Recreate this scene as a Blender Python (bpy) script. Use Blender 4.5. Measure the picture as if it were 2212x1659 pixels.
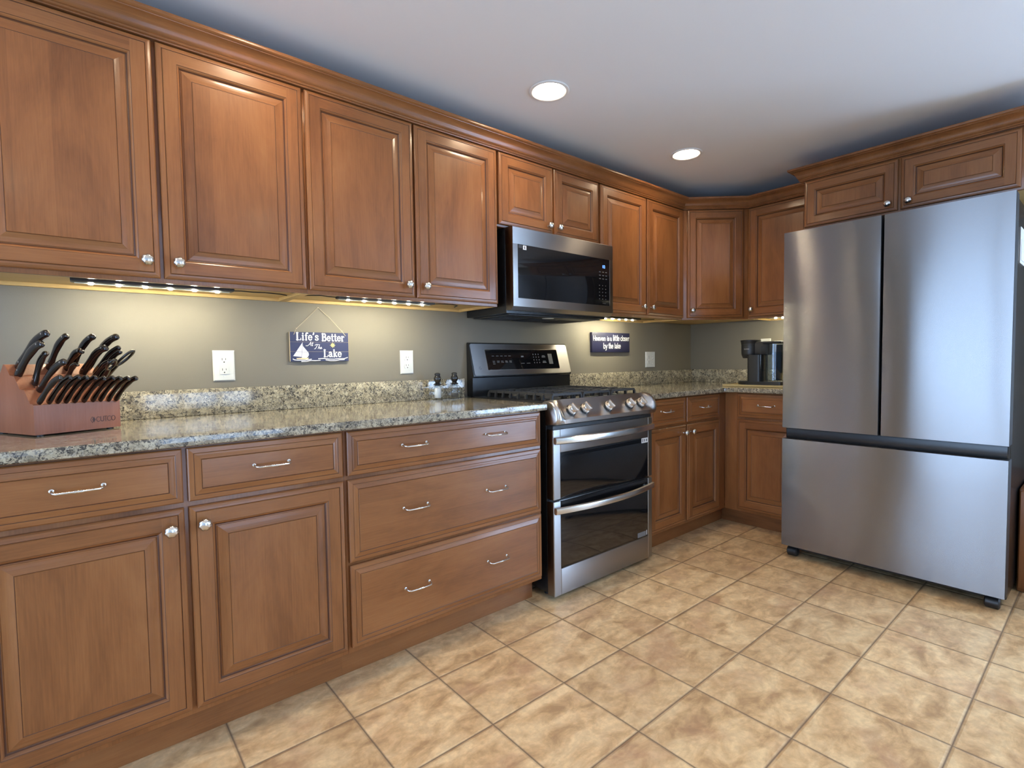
import bpy, math, random
from mathutils import Vector, Matrix

random.seed(7)
SC = bpy.context.scene
COL = SC.collection
for _o in list(bpy.data.objects):
    bpy.data.objects.remove(_o)

# ------------------------------------------------------------------ camera
CAM = Vector((-3.8904, -2.3179, 1.1088))
yaw, pit, rol = math.radians(40.1092), math.radians(-2.6051), math.radians(-0.8062)
fw = Vector((math.sin(yaw) * math.cos(pit), math.cos(yaw) * math.cos(pit), math.sin(pit)))
rt = Vector((math.cos(yaw), -math.sin(yaw), 0))
up = rt.cross(fw)
r2v = rt * math.cos(rol) + up * math.sin(rol)
u2v = -rt * math.sin(rol) + up * math.cos(rol)
cd = bpy.data.cameras.new('camera')
cd.sensor_fit = 'HORIZONTAL'
cd.sensor_width = 36.0
cd.lens = 1115.3033 / 2212 * 36.0
cd.clip_start = 0.02
cam = bpy.data.objects.new('camera', cd)
COL.objects.link(cam)
cam.matrix_world = Matrix(((r2v.x, u2v.x, -fw.x, CAM.x), (r2v.y, u2v.y, -fw.y, CAM.y), (r2v.z, u2v.z, -fw.z, CAM.z), (0, 0, 0, 1)))
SC.camera = cam

# ------------------------------------------------------------------ light, exposure
SKY_COLOR, SKY_STRENGTH = (0.46, 0.67, 1.0), 17.0
CAN_COLOR, CAN_STRENGTH = (1.0, 0.80, 0.56), 125.0
LED_COLOR, LED_STRENGTH = (1.0, 0.93, 0.66), 1250.0
SC.view_settings.view_transform = 'Standard'
SC.view_settings.look = 'None'
SC.view_settings.gamma = 1.0
SC.view_settings.use_curve_mapping = False
SC.view_settings.exposure = 0.45
w = bpy.data.worlds.new('sky')
SC.world = w
w.use_nodes = True
w.node_tree.nodes['Background'].inputs[0].default_value = (*SKY_COLOR, 1)
w.node_tree.nodes['Background'].inputs[1].default_value = SKY_STRENGTH
SC.cycles.use_denoising = True
SC.cycles.max_bounces = 10
SC.cycles.diffuse_bounces = 5
SC.cycles.glossy_bounces = 5
SC.cycles.transmission_bounces = 8
SC.cycles.transparent_max_bounces = 8
SC.cycles.sample_clamp_indirect = 6.0
SC.cycles.caustics_reflective = False
SC.cycles.caustics_refractive = False


def portal(name, loc, rot, sx, sy):
    l = bpy.data.lights.new(name, 'AREA')
    l.shape = 'RECTANGLE'
    l.size, l.size_y = sx, sy
    l.cycles.is_portal = True
    o = bpy.data.objects.new(name, l)
    COL.objects.link(o)
    o.location = loc
    o.rotation_euler = rot


WTH = 0.12
XL, YF, H = -6.2, -4.6, 2.286           # left wall, wall behind the camera, ceiling height
PI = math.pi
portal('added_wide_window_portal', (-5.05, YF - 0.13, 1.20), (PI / 2, 0, 0), 2.0, 1.72)  # serves the wide window added for daylight
portal('added_far_window_portal', (XL - 0.13, -3.6, 1.20), (PI / 2, 0, -PI / 2), 1.7, 1.72)  # serves the far-wall window added for daylight
portal('patio_door_portal', (-2.8, YF - 0.13, 1.03), (PI / 2, 0, 0), 1.2, 2.06)
portal('side_door_portal', (XL - 0.13, -1.55, 1.03), (PI / 2, 0, -PI / 2), 1.9, 2.06)
portal('sun_side_door_portal', (WTH + .01, -3.72, 1.05), (PI / 2, 0, PI / 2), 1.5, 2.1)


# ------------------------------------------------------------------ materials
def new_mat(name):
    m = bpy.data.materials.new(name)
    m.use_nodes = True
    nt = m.node_tree
    return m, nt, nt.nodes['Principled BSDF']


def simple(name, col, rough=0.5, metal=0.0, coat=0.0, spec=0.5, aniso=0.0, emit=None, bump=0.0, bscale=200.0):
    m, nt, b = new_mat(name)
    b.inputs['Base Color'].default_value = (*col, 1)
    b.inputs['Roughness'].default_value = rough
    b.inputs['Metallic'].default_value = metal
    b.inputs['Coat Weight'].default_value = coat
    b.inputs['Coat Roughness'].default_value = 0.08
    b.inputs['Specular IOR Level'].default_value = spec
    if emit:
        b.inputs['Emission Color'].default_value = (*emit[0], 1)
        b.inputs['Emission Strength'].default_value = emit[1]
    if aniso:
        b.inputs['Anisotropic'].default_value = aniso
        b.inputs['Anisotropic Rotation'].default_value = 0.25
        t = nt.nodes.new('ShaderNodeTangent')
        t.direction_type = 'UV_MAP'
        t.uv_map = 'UVMap'
        nt.links.new(t.outputs[0], b.inputs['Tangent'])
    if bump:
        tc = nt.nodes.new('ShaderNodeTexCoord')
        n = nt.nodes.new('ShaderNodeTexNoise')
        n.inputs['Scale'].default_value = bscale
        n.inputs['Detail'].default_value = 3
        bp = nt.nodes.new('ShaderNodeBump')
        bp.inputs['Strength'].default_value = bump
        bp.inputs['Distance'].default_value = 0.002
        nt.links.new(tc.outputs['Object'], n.inputs['Vector'])
        nt.links.new(n.outputs['Fac'], bp.inputs['Height'])
        nt.links.new(bp.outputs[0], b.inputs['Normal'])
    return m


class NT:
    """small helper to wire nodes"""
    def __init__(s, nt):
        s.nt = nt

    def n(s, t, **kw):
        x = s.nt.nodes.new(t)
        for k, v in kw.items():
            setattr(x, k, v)
        return x

    def link(s, a, b):
        s.nt.links.new(a, b)

    def math(s, op, a, b=None):
        x = s.n('ShaderNodeMath', operation=op)
        for i, q in enumerate((a, b)):
            if q is None:
                continue
            if isinstance(q, (int, float)):
                x.inputs[i].default_value = q
            else:
                s.link(q, x.inputs[i])
        return x.outputs[0]

    def vmath(s, op, a, b=None):
        x = s.n('ShaderNodeVectorMath', operation=op)
        for i, q in enumerate((a, b)):
            if q is None:
                continue
            if isinstance(q, tuple):
                x.inputs[i].default_value = q
            else:
                s.link(q, x.inputs[i])
        return x.outputs[0]

    def noise(s, vec, scale, detail=3.0, rough=0.5, dist=0.0):
        x = s.n('ShaderNodeTexNoise')
        x.inputs['Scale'].default_value = scale
        x.inputs['Detail'].default_value = detail
        x.inputs['Roughness'].default_value = rough
        x.inputs['Distortion'].default_value = dist
        s.link(vec, x.inputs['Vector'])
        return x.outputs['Fac']

    def ramp(s, fac, stops, interp='LINEAR'):
        x = s.n('ShaderNodeValToRGB')
        cr = x.color_ramp
        cr.interpolation = interp
        while len(cr.elements) < len(stops):
            cr.elements.new(0.5)
        for e, (p, c) in zip(cr.elements, stops):
            e.position = p
            e.color = (*c, 1)
        s.link(fac, x.inputs[0])
        return x.outputs[0]

    def mix(s, fac, a, b, mode='MIX'):
        x = s.n('ShaderNodeMix', data_type='RGBA', blend_type=mode)
        for i, q in ((0, fac), (6, a), (7, b)):
            if isinstance(q, (int, float)):
                x.inputs[i].default_value = q
            elif isinstance(q, tuple):
                x.inputs[i].default_value = (*q, 1)
            else:
                s.link(q, x.inputs[i])
        return x.outputs[2]


def wood(name, vertical=True, cols=((.130, .047, .0155), (.243, .093, .0300), (.322, .136, .047)), rough=0.36, coat=0.40, board=0.085):
    m, nt, b = new_mat(name)
    N = NT(nt)
    tc = N.n('ShaderNodeTexCoord')
    oi = N.n('ShaderNodeObjectInfo')
    off = N.vmath('SCALE', (37.3, 11.7, 53.1))
    N.link(oi.outputs['Random'], off.node.inputs['Scale'])
    v = N.vmath('ADD', tc.outputs['Object'], off)
    blot = N.noise(N.vmath('MULTIPLY', v, (1, 1, .28) if vertical else (.28, 1, 1)), 7.0, 5.0, .62, .6)
    fine = N.noise(N.vmath('MULTIPLY', v, (1, 1, .035) if vertical else (.035, 1, 1)), 260.0, 2.0, .6)
    sep = N.n('ShaderNodeSeparateXYZ')
    N.link(v, sep.inputs[0])
    cell = N.math('FLOOR', N.math('DIVIDE', sep.outputs[0 if vertical else 2], board))
    wn = N.n('ShaderNodeTexWhiteNoise', noise_dimensions='1D')
    N.link(cell, wn.inputs['W'])
    f = N.math('ADD', N.math('MULTIPLY', blot, 0.62), N.math('MULTIPLY', wn.outputs['Value'], 0.10))
    f = N.math('ADD', f, N.math('MULTIPLY', fine, 0.22))
    c = N.ramp(f, [(0.25, cols[0]), (0.47, cols[1]), (0.69, cols[2])])
    N.link(c, b.inputs['Base Color'])
    b.inputs['Roughness'].default_value = rough
    b.inputs['Coat Weight'].default_value = coat
    b.inputs['Specular IOR Level'].default_value = 0.25
    b.inputs['Coat Roughness'].default_value = 0.15
    bp = N.n('ShaderNodeBump')
    bp.inputs['Strength'].default_value = 0.05
    bp.inputs['Distance'].default_value = 0.001
    N.link(fine, bp.inputs['Height'])
    N.link(bp.outputs[0], b.inputs['Normal'])
    return m


def granite(name):
    m, nt, b = new_mat(name)
    N = NT(nt)
    tc = N.n('ShaderNodeTexCoord')
    wv = N.n('ShaderNodeTexNoise')
    wv.inputs['Scale'].default_value = 75
    wv.inputs['Detail'].default_value = 4
    N.link(tc.outputs['Object'], wv.inputs['Vector'])
    warp = N.vmath('SCALE', wv.outputs['Color'])
    warp.node.inputs['Scale'].default_value = 0.040
    v = N.vmath('ADD', tc.outputs['Object'], warp)
    base = N.noise(v, 28.0, 4.0, .6)
    c = N.ramp(base, [(0.30, (.15, .127, .088)), (0.46, (.37, .318, .22)), (0.64, (.53, .465, .335))])
    vo = N.n('ShaderNodeTexVoronoi')
    vo.inputs['Scale'].default_value = 120
    N.link(v, vo.inputs['Vector'])
    sx = N.n('ShaderNodeSeparateColor')
    N.link(vo.outputs['Color'], sx.inputs[0])
    c = N.mix(N.ramp(sx.outputs[0], [(0.70, (0, 0, 0)), (0.74, (.65, .65, .65))]), c, (.15, .135, .11))
    c = N.mix(N.ramp(sx.outputs[1], [(0.88, (0, 0, 0)), (0.91, (.85, .85, .85))]), c, (.030, .028, .028))
    v2 = N.n('ShaderNodeTexVoronoi')
    v2.inputs['Scale'].default_value = 210
    N.link(v, v2.inputs['Vector'])
    s2 = N.n('ShaderNodeSeparateColor')
    N.link(v2.outputs['Color'], s2.inputs[0])
    c = N.mix(N.ramp(s2.outputs[2], [(0.84, (0, 0, 0)), (0.87, (.9, .9, .9))]), c, (.03, .028, .03))
    c = N.mix(N.ramp(s2.outputs[0], [(0.80, (0, 0, 0)), (0.84, (.30, .30, .30))]), c, (.52, .49, .42))
    sp = N.noise(tc.outputs['Object'], 190.0, 4.0, .7)
    c = N.mix(N.ramp(sp, [(0.36, (.75, .75, .75)), (0.47, (0, 0, 0))]), c, (.075, .066, .055))
    N.link(c, b.inputs['Base Color'])
    b.inputs['Roughness'].default_value = 0.09
    b.inputs['Coat Weight'].default_value = 0.4
    b.inputs['Coat Roughness'].default_value = 0.03
    return m


def tile_floor(name, ox, oy, s):
    m, nt, b = new_mat(name)
    N = NT(nt)
    tc = N.n('ShaderNodeTexCoord')
    sep = N.n('ShaderNodeSeparateXYZ')
    N.link(tc.outputs['Object'], sep.inputs[0])
    tx = N.math('DIVIDE', N.math('SUBTRACT', sep.outputs[0], ox), s)
    ty = N.math('DIVIDE', N.math('SUBTRACT', sep.outputs[1], oy), s)

    def edge(t):
        fr = N.math('FRACT', t)
        return N.math('MULTIPLY', N.math('MINIMUM', fr, N.math('SUBTRACT', 1.0, fr)), s)
    d = N.math('MINIMUM', edge(tx), edge(ty))
    cx = N.n('ShaderNodeCombineXYZ')
    N.link(N.math('FLOOR', tx), cx.inputs[0])
    N.link(N.math('FLOOR', ty), cx.inputs[1])
    wn = N.n('ShaderNodeTexWhiteNoise', noise_dimensions='3D')
    N.link(cx.outputs[0], wn.inputs['Vector'])
    off = N.vmath('SCALE', wn.outputs['Color'])
    off.node.inputs['Scale'].default_value = 23.0
    v = N.vmath('ADD', tc.outputs['Object'], off)
    n1 = N.noise(N.vmath('MULTIPLY', v, (1.0, 1.7, 1)), 9.0, 6.0, .62, .5)
    n2 = N.noise(v, 5.0, 4.0, .55, .3)
    n3 = N.noise(v, 45.0, 3.0, .6)
    c = N.ramp(n1, [(0.33, (.45, .275, .130)), (0.47, (.675, .445, .224)), (0.62, (.84, .61, .335))])
    c = N.mix(N.ramp(n2, [(0.56, (0, 0, 0)), (0.70, (.55, .55, .55))]), c, (.47, .255, .145))
    c = N.mix(N.ramp(n3, [(0.40, (.22, .22, .22)), (0.62, (0, 0, 0))]), c, (.27, .17, .10))
    tone = N.ramp(wn.outputs['Value'], [(0.0, (.93, .93, .93)), (1.0, (1.05, 1.05, 1.05))])
    c = N.mix(1.0, c, tone, 'MULTIPLY')
    gf = N.ramp(d, [(0.0028, (1, 1, 1)), (0.0042, (0, 0, 0))])
    c = N.mix(gf, c, (.155, .098, .058))
    N.link(c, b.inputs['Base Color'])
    r = N.n('ShaderNodeMapRange')
    N.link(gf, r.inputs[0])
    r.inputs[3].default_value = 0.36
    r.inputs[4].default_value = 0.85
    N.link(r.outputs[0], b.inputs['Roughness'])
    hgt = N.ramp(d, [(0.0022, (0, 0, 0)), (0.0065, (1, 1, 1))], 'EASE')
    hh = N.math('ADD', hgt, N.math('MULTIPLY', n3, 0.10))
    bp = N.n('ShaderNodeBump')
    bp.inputs['Strength'].default_value = 0.8
    bp.inputs['Distance'].default_value = 0.0022
    N.link(hh, bp.inputs['Height'])
    N.link(bp.outputs[0], b.inputs['Normal'])
    return m


def steel(name, col=(.38, .36, .345), rough=0.32, aniso=0.90, warp=0.0, grain=0.02):
    m = simple(name, col, rough, 1.0, aniso=aniso)
    nt = m.node_tree
    N = NT(nt)
    b = nt.nodes['Principled BSDF']
    tc = N.n('ShaderNodeTexCoord')
    fine = N.noise(N.vmath('MULTIPLY', tc.outputs['Object'], (.02, .02, 1)), 900.0, 2.0, .6)
    rr = N.n('ShaderNodeMapRange')
    N.link(fine, rr.inputs[0])
    rr.inputs[3].default_value = rough - grain
    rr.inputs[4].default_value = rough + grain
    N.link(rr.outputs[0], b.inputs['Roughness'])
    if warp:
        big = N.noise(N.vmath('MULTIPLY', tc.outputs['Object'], (1, 1, .45)), 2.6, 1.0, .4)
        bp = N.n('ShaderNodeBump')
        bp.inputs['Strength'].default_value = warp
        bp.inputs['Distance'].default_value = 0.02
        N.link(big, bp.inputs['Height'])
        N.link(bp.outputs[0], b.inputs['Normal'])
    return m


def glassy(name, col=(1, 1, 1), rough=0.0, ior=1.45):
    m, nt, b = new_mat(name)
    b.inputs['Base Color'].default_value = (*col, 1)
    b.inputs['Transmission Weight'].default_value = 1.0
    b.inputs['Roughness'].default_value = rough
    b.inputs['IOR'].default_value = ior
    return m


def thin_glass(name, tint, ior=1.5):
    m, nt, b = new_mat(name)
    N = NT(nt)
    tr = N.n('ShaderNodeBsdfTransparent')
    tr.inputs[0].default_value = (*tint, 1)
    gl = N.n('ShaderNodeBsdfGlossy')
    gl.inputs['Roughness'].default_value = 0.02
    lw = N.n('ShaderNodeLayerWeight')
    lw.inputs[0].default_value = 0.5
    fac = N.math('ADD', N.math('MULTIPLY', N.math('POWER', lw.outputs['Facing'], 2.6), 0.75), 0.05)
    mx = N.n('ShaderNodeMixShader')
    N.link(fac, mx.inputs[0])
    N.link(tr.outputs[0], mx.inputs[1])
    N.link(gl.outputs[0], mx.inputs[2])
    N.link(mx.outputs[0], nt.nodes['Material Output'].inputs[0])
    nt.nodes.remove(b)
    return m


def pane_mat(name, tint=.95):  # tint scales down the daylight an opening lets through
    m, nt, b = new_mat(name)
    N = NT(nt)
    tr = N.n('ShaderNodeBsdfTransparent')
    tr.inputs[0].default_value = (tint ** .5, tint ** .5, tint ** .5, 1)
    gl = N.n('ShaderNodeBsdfGlossy')
    gl.inputs['Roughness'].default_value = 0.02
    mx = N.n('ShaderNodeMixShader')
    mx.inputs[0].default_value = 0.04
    N.link(tr.outputs[0], mx.inputs[1])
    N.link(gl.outputs[0], mx.inputs[2])
    N.link(mx.outputs[0], nt.nodes['Material Output'].inputs[0])
    nt.nodes.remove(b)
    return m


M_WV = wood('maple_vertical', True)
M_WH = wood('maple_horizontal', False)
M_GLAZE = simple('maple_glaze', (.085, .030, .012), 0.4)
M_BIRCH = wood('birch_underside', False, ((.42, .27, .10), (.58, .40, .17), (.66, .48, .24)), 0.5, 0.0)
M_GRAN = granite('granite')
M_TILE = tile_floor('floor_tile', -2.3444, -.4856, .3089)
M_WALL = simple('taupe_wall_paint', (.185, .165, .130), 0.6, bump=0.10, bscale=260)
M_CEIL = simple('white_ceiling_paint', (.80, .80, .81), 0.85, bump=0.12, bscale=180)
M_WHITE = simple('white_trim_paint', (.78, .77, .74), 0.4)
M_STEEL = steel('stainless_steel')
M_FRIDGE = steel('stainless_fridge', (.265, .26, .26), 0.24, 1.0, warp=0.22, grain=0.0)
M_MANI = steel('manifold_steel', (.56, .54, .52), 0.30, 0.7)
M_STEEL2 = simple('polished_steel', (.66, .64, .61), 0.24, 1.0)
M_KNOB = simple('satin_knob_metal', (.66, .58, .50), 0.34, 1.0)
M_NICKEL = simple('brushed_nickel', (.70, .68, .64), 0.26, 1.0)
M_BLACK = simple('black_enamel', (.012, .012, .013), 0.25)
M_BGLASS = simple('black_glass', (.006, .006, .007), 0.04, coat=0.3)
M_PLAST = simple('black_plastic', (.016, .016, .017), 0.4)
M_DARK = simple('dark_grey_metal', (.05, .05, .052), 0.45, 0.6)
M_IRON = simple('cast_iron', (.022, .022, .023), 0.55, bump=0.2, bscale=500)
M_OUTLET = simple('white_plastic', (.60, .60, .58), 0.3)
M_SLOT = simple('slot_dark', (.03, .028, .025), 0.6)
M_BLOCK = wood('cherry_block', True, ((.19, .060, .028), (.30, .105, .050), (.38, .145, .075)), 0.4, 0.05, 0.05)
M_HANDLE = simple('dark_brown_handle', (.010, .006, .005), 0.16, coat=0.3)
M_RIVET = simple('rivet_metal', (.8, .8, .78), 0.25, 1.0)
M_NAVY = simple('navy_paint', (.020, .026, .085), 0.5, bump=0.1, bscale=90)
M_NAVY2 = simple('dark_navy_paint', (.010, .012, .045), 0.45)
M_CREAM = simple('cream_edge', (.62, .50, .32), 0.6)
M_LETTER = simple('white_lettering', (.80, .80, .82), 0.5)
M_SAIL = simple('sail_white', (.62, .62, .72), 0.6)
M_SUN = simple('sun_yellow', (.78, .62, .20), 0.5)
M_TWINE = simple('twine', (.50, .42, .30), 0.8)
M_LOGO = simple('burnt_logo', (.07, .022, .012), 0.5)
M_GREY = simple('grey_print', (.16, .16, .165), 0.5)
M_LGREY = simple('light_grey_print', (.40, .40, .41), 0.5)
M_CLOCK = simple('blue_clock_digits', (.02, .05, .3), 0.4, emit=((.08, .22, 1.0), 5.0))
M_LABEL = simple('white_label', (.80, .80, .80), 0.45)
M_GLASS = thin_glass('clear_glass', (.97, .98, .98))
M_TANK = thin_glass('clear_tank_plastic', (.86, .91, .97))
M_WATER = thin_glass('water', (.82, .89, .97))
M_SALT = simple('salt', (.78, .80, .84), 0.8, bump=0.5, bscale=900)
M_PEPPER = simple('pepper', (.10, .085, .075), 0.8, bump=0.5, bscale=900)
M_BAMBOO = wood('bamboo_tray', False, ((.42, .32, .15), (.55, .44, .22), (.62, .50, .28)), 0.4, 0.1)
M_PANE = pane_mat('window_glass')
M_CAN = simple('bulb_lens', (1, .95, .85), 0.5, emit=(CAN_COLOR, CAN_STRENGTH))
M_LED = simple('led_lens', (1, 1, .9), 0.5, emit=(LED_COLOR, LED_STRENGTH))
M_LEDBAR = simple('led_diffuser', (.85, .85, .75), 0.35)
M_STONE = simple('grout_scrap', (.5, .45, .4), 0.8)


# ------------------------------------------------------------------ mesh builder
class MB:
    def __init__(s):
        s.v, s.f, s.m = [], [], []

    def face(s, idx, mat=0):
        s.f.append(tuple(idx))
        s.m.append(mat)

    def pts(s, ps):
        i = len(s.v)
        s.v.extend([tuple(p) for p in ps])
        return list(range(i, i + len(ps)))

    def quad(s, a, b, c, d, mat=0):
        s.face(s.pts([a, b, c, d]), mat)

    def loft(s, loops, closed=True, cap0=True, cap1=True, mat=0, mats=None):
        ids = [s.pts(l) for l in loops]
        n = len(ids[0])
        for k in range(len(ids) - 1):
            a, b = ids[k], ids[k + 1]
            for i in range(n if closed else n - 1):
                j = (i + 1) % n
                s.face((a[i], a[j], b[j], b[i]), mats[k] if mats else mat)
        if cap0:
            s.face(ids[0][::-1], mats[0] if mats else mat)
        if cap1:
            s.face(ids[-1], mats[-1] if mats else mat)
        return s

    def box(s, x0, x1, y0, y1, z0, z1, bev=0.0, mat=0):
        b = min(bev, (x1 - x0) * .45, (y1 - y0) * .45, (z1 - z0) * .45)

        def ring(z, i):
            if b <= 0:
                return [(x0, y0, z), (x1, y0, z), (x1, y1, z), (x0, y1, z)]
            a0, a1, c0, c1 = x0 + i, x1 - i, y0 + i, y1 - i
            k = b
            return [(a0 + k, c0, z), (a1 - k, c0, z), (a1, c0 + k, z), (a1, c1 - k, z), (a1 - k, c1, z), (a0 + k, c1, z), (a0, c1 - k, z), (a0, c0 + k, z)]
        if b <= 0:
            return s.loft([ring(z0, 0), ring(z1, 0)], mat=mat)
        h = b * .29
        return s.loft([ring(z0, b * .8), ring(z0 + h, h), ring(z0 + b, 0), ring(z1 - b, 0), ring(z1 - h, h), ring(z1, b * .8)], mat=mat)

    def lathe(s, prof, o=(0, 0, 0), ax='z', n=24, mat=0, mats=None, mod=None):
        """prof: list of (radius, height) along axis from o"""
        loops = []
        ax = {'x': Vector((1, 0, 0)), 'y': Vector((0, 1, 0)), 'z': Vector((0, 0, 1)), '-y': Vector((0, -1, 0)), '-x': Vector((-1, 0, 0)), '-z': Vector((0, 0, -1))}.get(ax, ax) if isinstance(ax, str) else Vector(ax).normalized()
        t = Vector((0, 0, 1)) if abs(ax.z) < .9 else Vector((1, 0, 0))
        e1 = ax.cross(t).normalized()
        e2 = ax.cross(e1)
        o = Vector(o)
        for k, (r, h) in enumerate(prof):
            l = []
            for i in range(n):
                a = 2 * PI * i / n
                rr = max(r, 1e-5) * (mod(a, k) if mod else 1)
                l.append(o + ax * h + e1 * (rr * math.cos(a)) + e2 * (rr * math.sin(a)))
            loops.append(l)
        return s.loft(loops, mat=mat, mats=mats)

    def tube(s, pts, r, n=8, mat=0, caps=True, flat=None):
        """r: number or list of radii; flat: (wy) squash factor along second axis"""
        P = [Vector(p) for p in pts]
        R = r if isinstance(r, (list, tuple)) else [r] * len(P)
        loops = []
        e1 = None
        for k, p in enumerate(P):
            d = (P[min(k + 1, len(P) - 1)] - P[max(k - 1, 0)]).normalized()
            if e1 is None:
                t = Vector((0, 0, 1)) if abs(d.z) < .9 else Vector((1, 0, 0))
                e1 = d.cross(t).normalized()
            else:
                e1 = (e1 - d * e1.dot(d)).normalized()
            e2 = d.cross(e1)
            loops.append([p + e1 * (R[k] * (flat or 1) * math.cos(2 * PI * i / n)) + e2 * (R[k] * math.sin(2 * PI * i / n)) for i in range(n)])
        return s.loft(loops, cap0=caps, cap1=caps, mat=mat)

    def prism(s, poly, axis, lo, hi, mat=0):
        def p3(a, b, h):
            return {'x': (h, a, b), 'y': (a, h, b), 'z': (a, b, h)}[axis]
        return s.loft([[p3(a, b, lo) for a, b in poly], [p3(a, b, hi) for a, b in poly]], mat=mat)

    def move(s, fn, start=0):
        for i in range(start, len(s.v)):
            s.v[i] = tuple(fn(Vector(s.v[i])))
        return s

    def mesh(s, name, mats, off=(0, 0, 0), smooth=True, angle=32):
        me = bpy.data.meshes.new(name)
        me.from_pydata([(a - off[0], b - off[1], c - off[2]) for a, b, c in s.v], [], s.f)
        for m in (mats if isinstance(mats, (list, tuple)) else [mats]):
            me.materials.append(m)
        me.polygons.foreach_set('material_index', s.m)
        uv = me.uv_layers.new(name='UVMap')
        for p in me.polygons:
            nn = p.normal
            for li in p.loop_indices:
                c = me.vertices[me.loops[li].vertex_index].co
                if abs(nn.z) > .8:
                    q = (c.x, c.y)
                elif abs(nn.y) >= abs(nn.x):
                    q = (c.x, c.z)
                else:
                    q = (c.y, c.z)
                uv.data[li].uv = q
        import bmesh
        bm = bmesh.new()
        bm.from_mesh(me)
        bmesh.ops.recalc_face_normals(bm, faces=bm.faces)
        bm.to_mesh(me)
        bm.free()
        if smooth:
            me.polygons.foreach_set('use_smooth', [True] * len(me.polygons))
            me.set_sharp_from_angle(angle=math.radians(angle))
        me.update()
        return me


def props(o, label, cat=None, group=None, kind=None):
    if label:
        o['label'] = label
    if cat:
        o['category'] = cat
    if group:
        o['group'] = group
    if kind:
        o['kind'] = kind


class Thing:
    """an Empty at the thing's base that parents its parts; shapes are given in the frame of the wall the thing stands at"""
    def __init__(s, name, label, cat, base, group=None, rot=0.0, pivot=(0, 0, 0)):
        s.off = Vector(base)
        R = Matrix.Rotation(rot, 3, 'Z')
        o = bpy.data.objects.new(name, None)
        o.empty_display_size = 0.05
        COL.objects.link(o)
        o.location = Vector(pivot) + R @ s.off
        o.rotation_euler = (0, 0, rot)
        props(o, label, cat, group)
        s.o = o

    def part(s, name, mb, mats, parent=None, label=None, **kw):
        ob = bpy.data.objects.new(name, mb.mesh(name, mats, s.off, **kw))
        COL.objects.link(ob)
        ob.parent = parent or s.o
        if label:
            ob['label'] = label
        return ob


def single(name, mb, mats, label, cat, base, group=None, **kw):
    ob = bpy.data.objects.new(name, mb.mesh(name, mats, base, **kw))
    COL.objects.link(ob)
    ob.location = base
    props(ob, label, cat, group)
    return ob


def struct(name, mb, mats, label, cat, parent=None, **kw):
    ob = bpy.data.objects.new(name, mb.mesh(name, mats, **kw))
    COL.objects.link(ob)
    if parent:
        ob.parent = parent
    else:
        props(ob, label, cat, None, 'structure')
    return ob


def copy_tree(src, parent=None):
    c = src.copy()
    COL.objects.link(c)
    if parent:
        c.parent = parent
    for ch in list(src.children):
        copy_tree(ch, c)
    return c


# ------------------------------------------------------------------ room shell
WT = 0.12
mb = MB().box(XL - .3, .15, YF - .3, .15, -.08, 0)
struct('floor', mb, M_TILE, 'square beige mottled ceramic tile floor with brown grout', 'floor')
CANS = [(-4.42, -.665), (-3.36, -.665), (-2.2607, -.6628), (-1.150, -.655), (-4.2, -2.95), (-2.7, -2.95), (-1.2, -2.95)]  # last three: unseen row added to light the floor
CR = 0.076
mb = MB()
ys = sorted({YF - .3, .15} | {c[1] - .1 for c in CANS} | {c[1] + .1 for c in CANS})
rows = [(-.765, -.555, CANS[:4]), (-3.05, -2.85, CANS[4:])]
bands = [(YF - .3, -3.05, []), rows[1], (-2.85, -.765, []), rows[0], (-.555, .15, [])]
for y0, y1, cs in bands:
    x = XL - .3
    for cx, cy in sorted(cs):
        mb.quad((x, y0, H), (cx - .1, y0, H), (cx - .1, y1, H), (x, y1, H))
        n = 32
        circ, sq = [], []
        for i in range(n):
            a = 2 * PI * i / n + PI / 4
            circ.append((cx + CR * math.cos(a), cy + CR * math.sin(a), H))
            t = i / (n / 4)
            k, fr = int(t), t - int(t)
            cor = [(cx + .1, y1), (cx - .1, y1), (cx - .1, y0), (cx + .1, y0)]
            p, q = cor[k % 4], cor[(k + 1) % 4]
            sq.append((p[0] + (q[0] - p[0]) * fr, p[1] + (q[1] - p[1]) * fr, H))
        mb.loft([sq, circ], cap0=False, cap1=False)
        x = cx + .1
    mb.quad((x, y0, H), (.15, y0, H), (.15, y1, H), (x, y1, H))
mb.box(XL - .3, .15, YF - .3, .15, H + .14, H + .16)
struct('ceiling', mb, M_CEIL, 'plain white painted ceiling with recessed lights', 'ceiling', smooth=False)
struct('wall_back', MB().box(XL - WT, WT, 0, WT, 0, H + .14), M_WALL, 'long taupe painted wall behind the cabinets and range', 'wall')


def wall_open(name, axis, c, lo, hi, holes, sign, label):
    """wall across x (axis 'y': plane y=c) or across y (axis 'x'), with openings (o0, o1, zbottom, ztop)"""
    mb = MB()
    a, b = (c, c + WT * sign) if sign > 0 else (c - WT, c)

    def bx(p, q, z0, z1):
        if q - p < 1e-6 or z1 - z0 < 1e-6:
            return
        if axis == 'y':
            mb.box(p, q, a, b, z0, z1)
        else:
            mb.box(a, b, p, q, z0, z1)
    p = lo
    for o0, o1, z0, z1 in sorted(holes):
        bx(p, o0, 0, H + .14)
        bx(o0, o1, 0, z0)
        bx(o0, o1, z1, H + .14)
        p = o1
    bx(p, hi, 0, H + .14)
    struct(name, mb, M_WALL, label, 'wall')


wall_open('wall_right', 'x', 0, YF, 0, [(-4.47, -2.97, 0, 2.10)], 1, 'taupe painted end wall behind the refrigerator')
wall_open('wall_front', 'y', YF, XL - WT, WT, [(-3.4, -2.2, 0, 2.06), (-6.05, -4.05, .34, 2.06)], -1, 'taupe wall with the wide patio door, opposite the cabinets')
wall_open('wall_left', 'x', XL, YF, 0, [(-2.5, -.6, 0, 2.06), (-4.45, -2.75, .34, 2.06)], -1, 'taupe wall with the glass door at the far end of the room')


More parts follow.
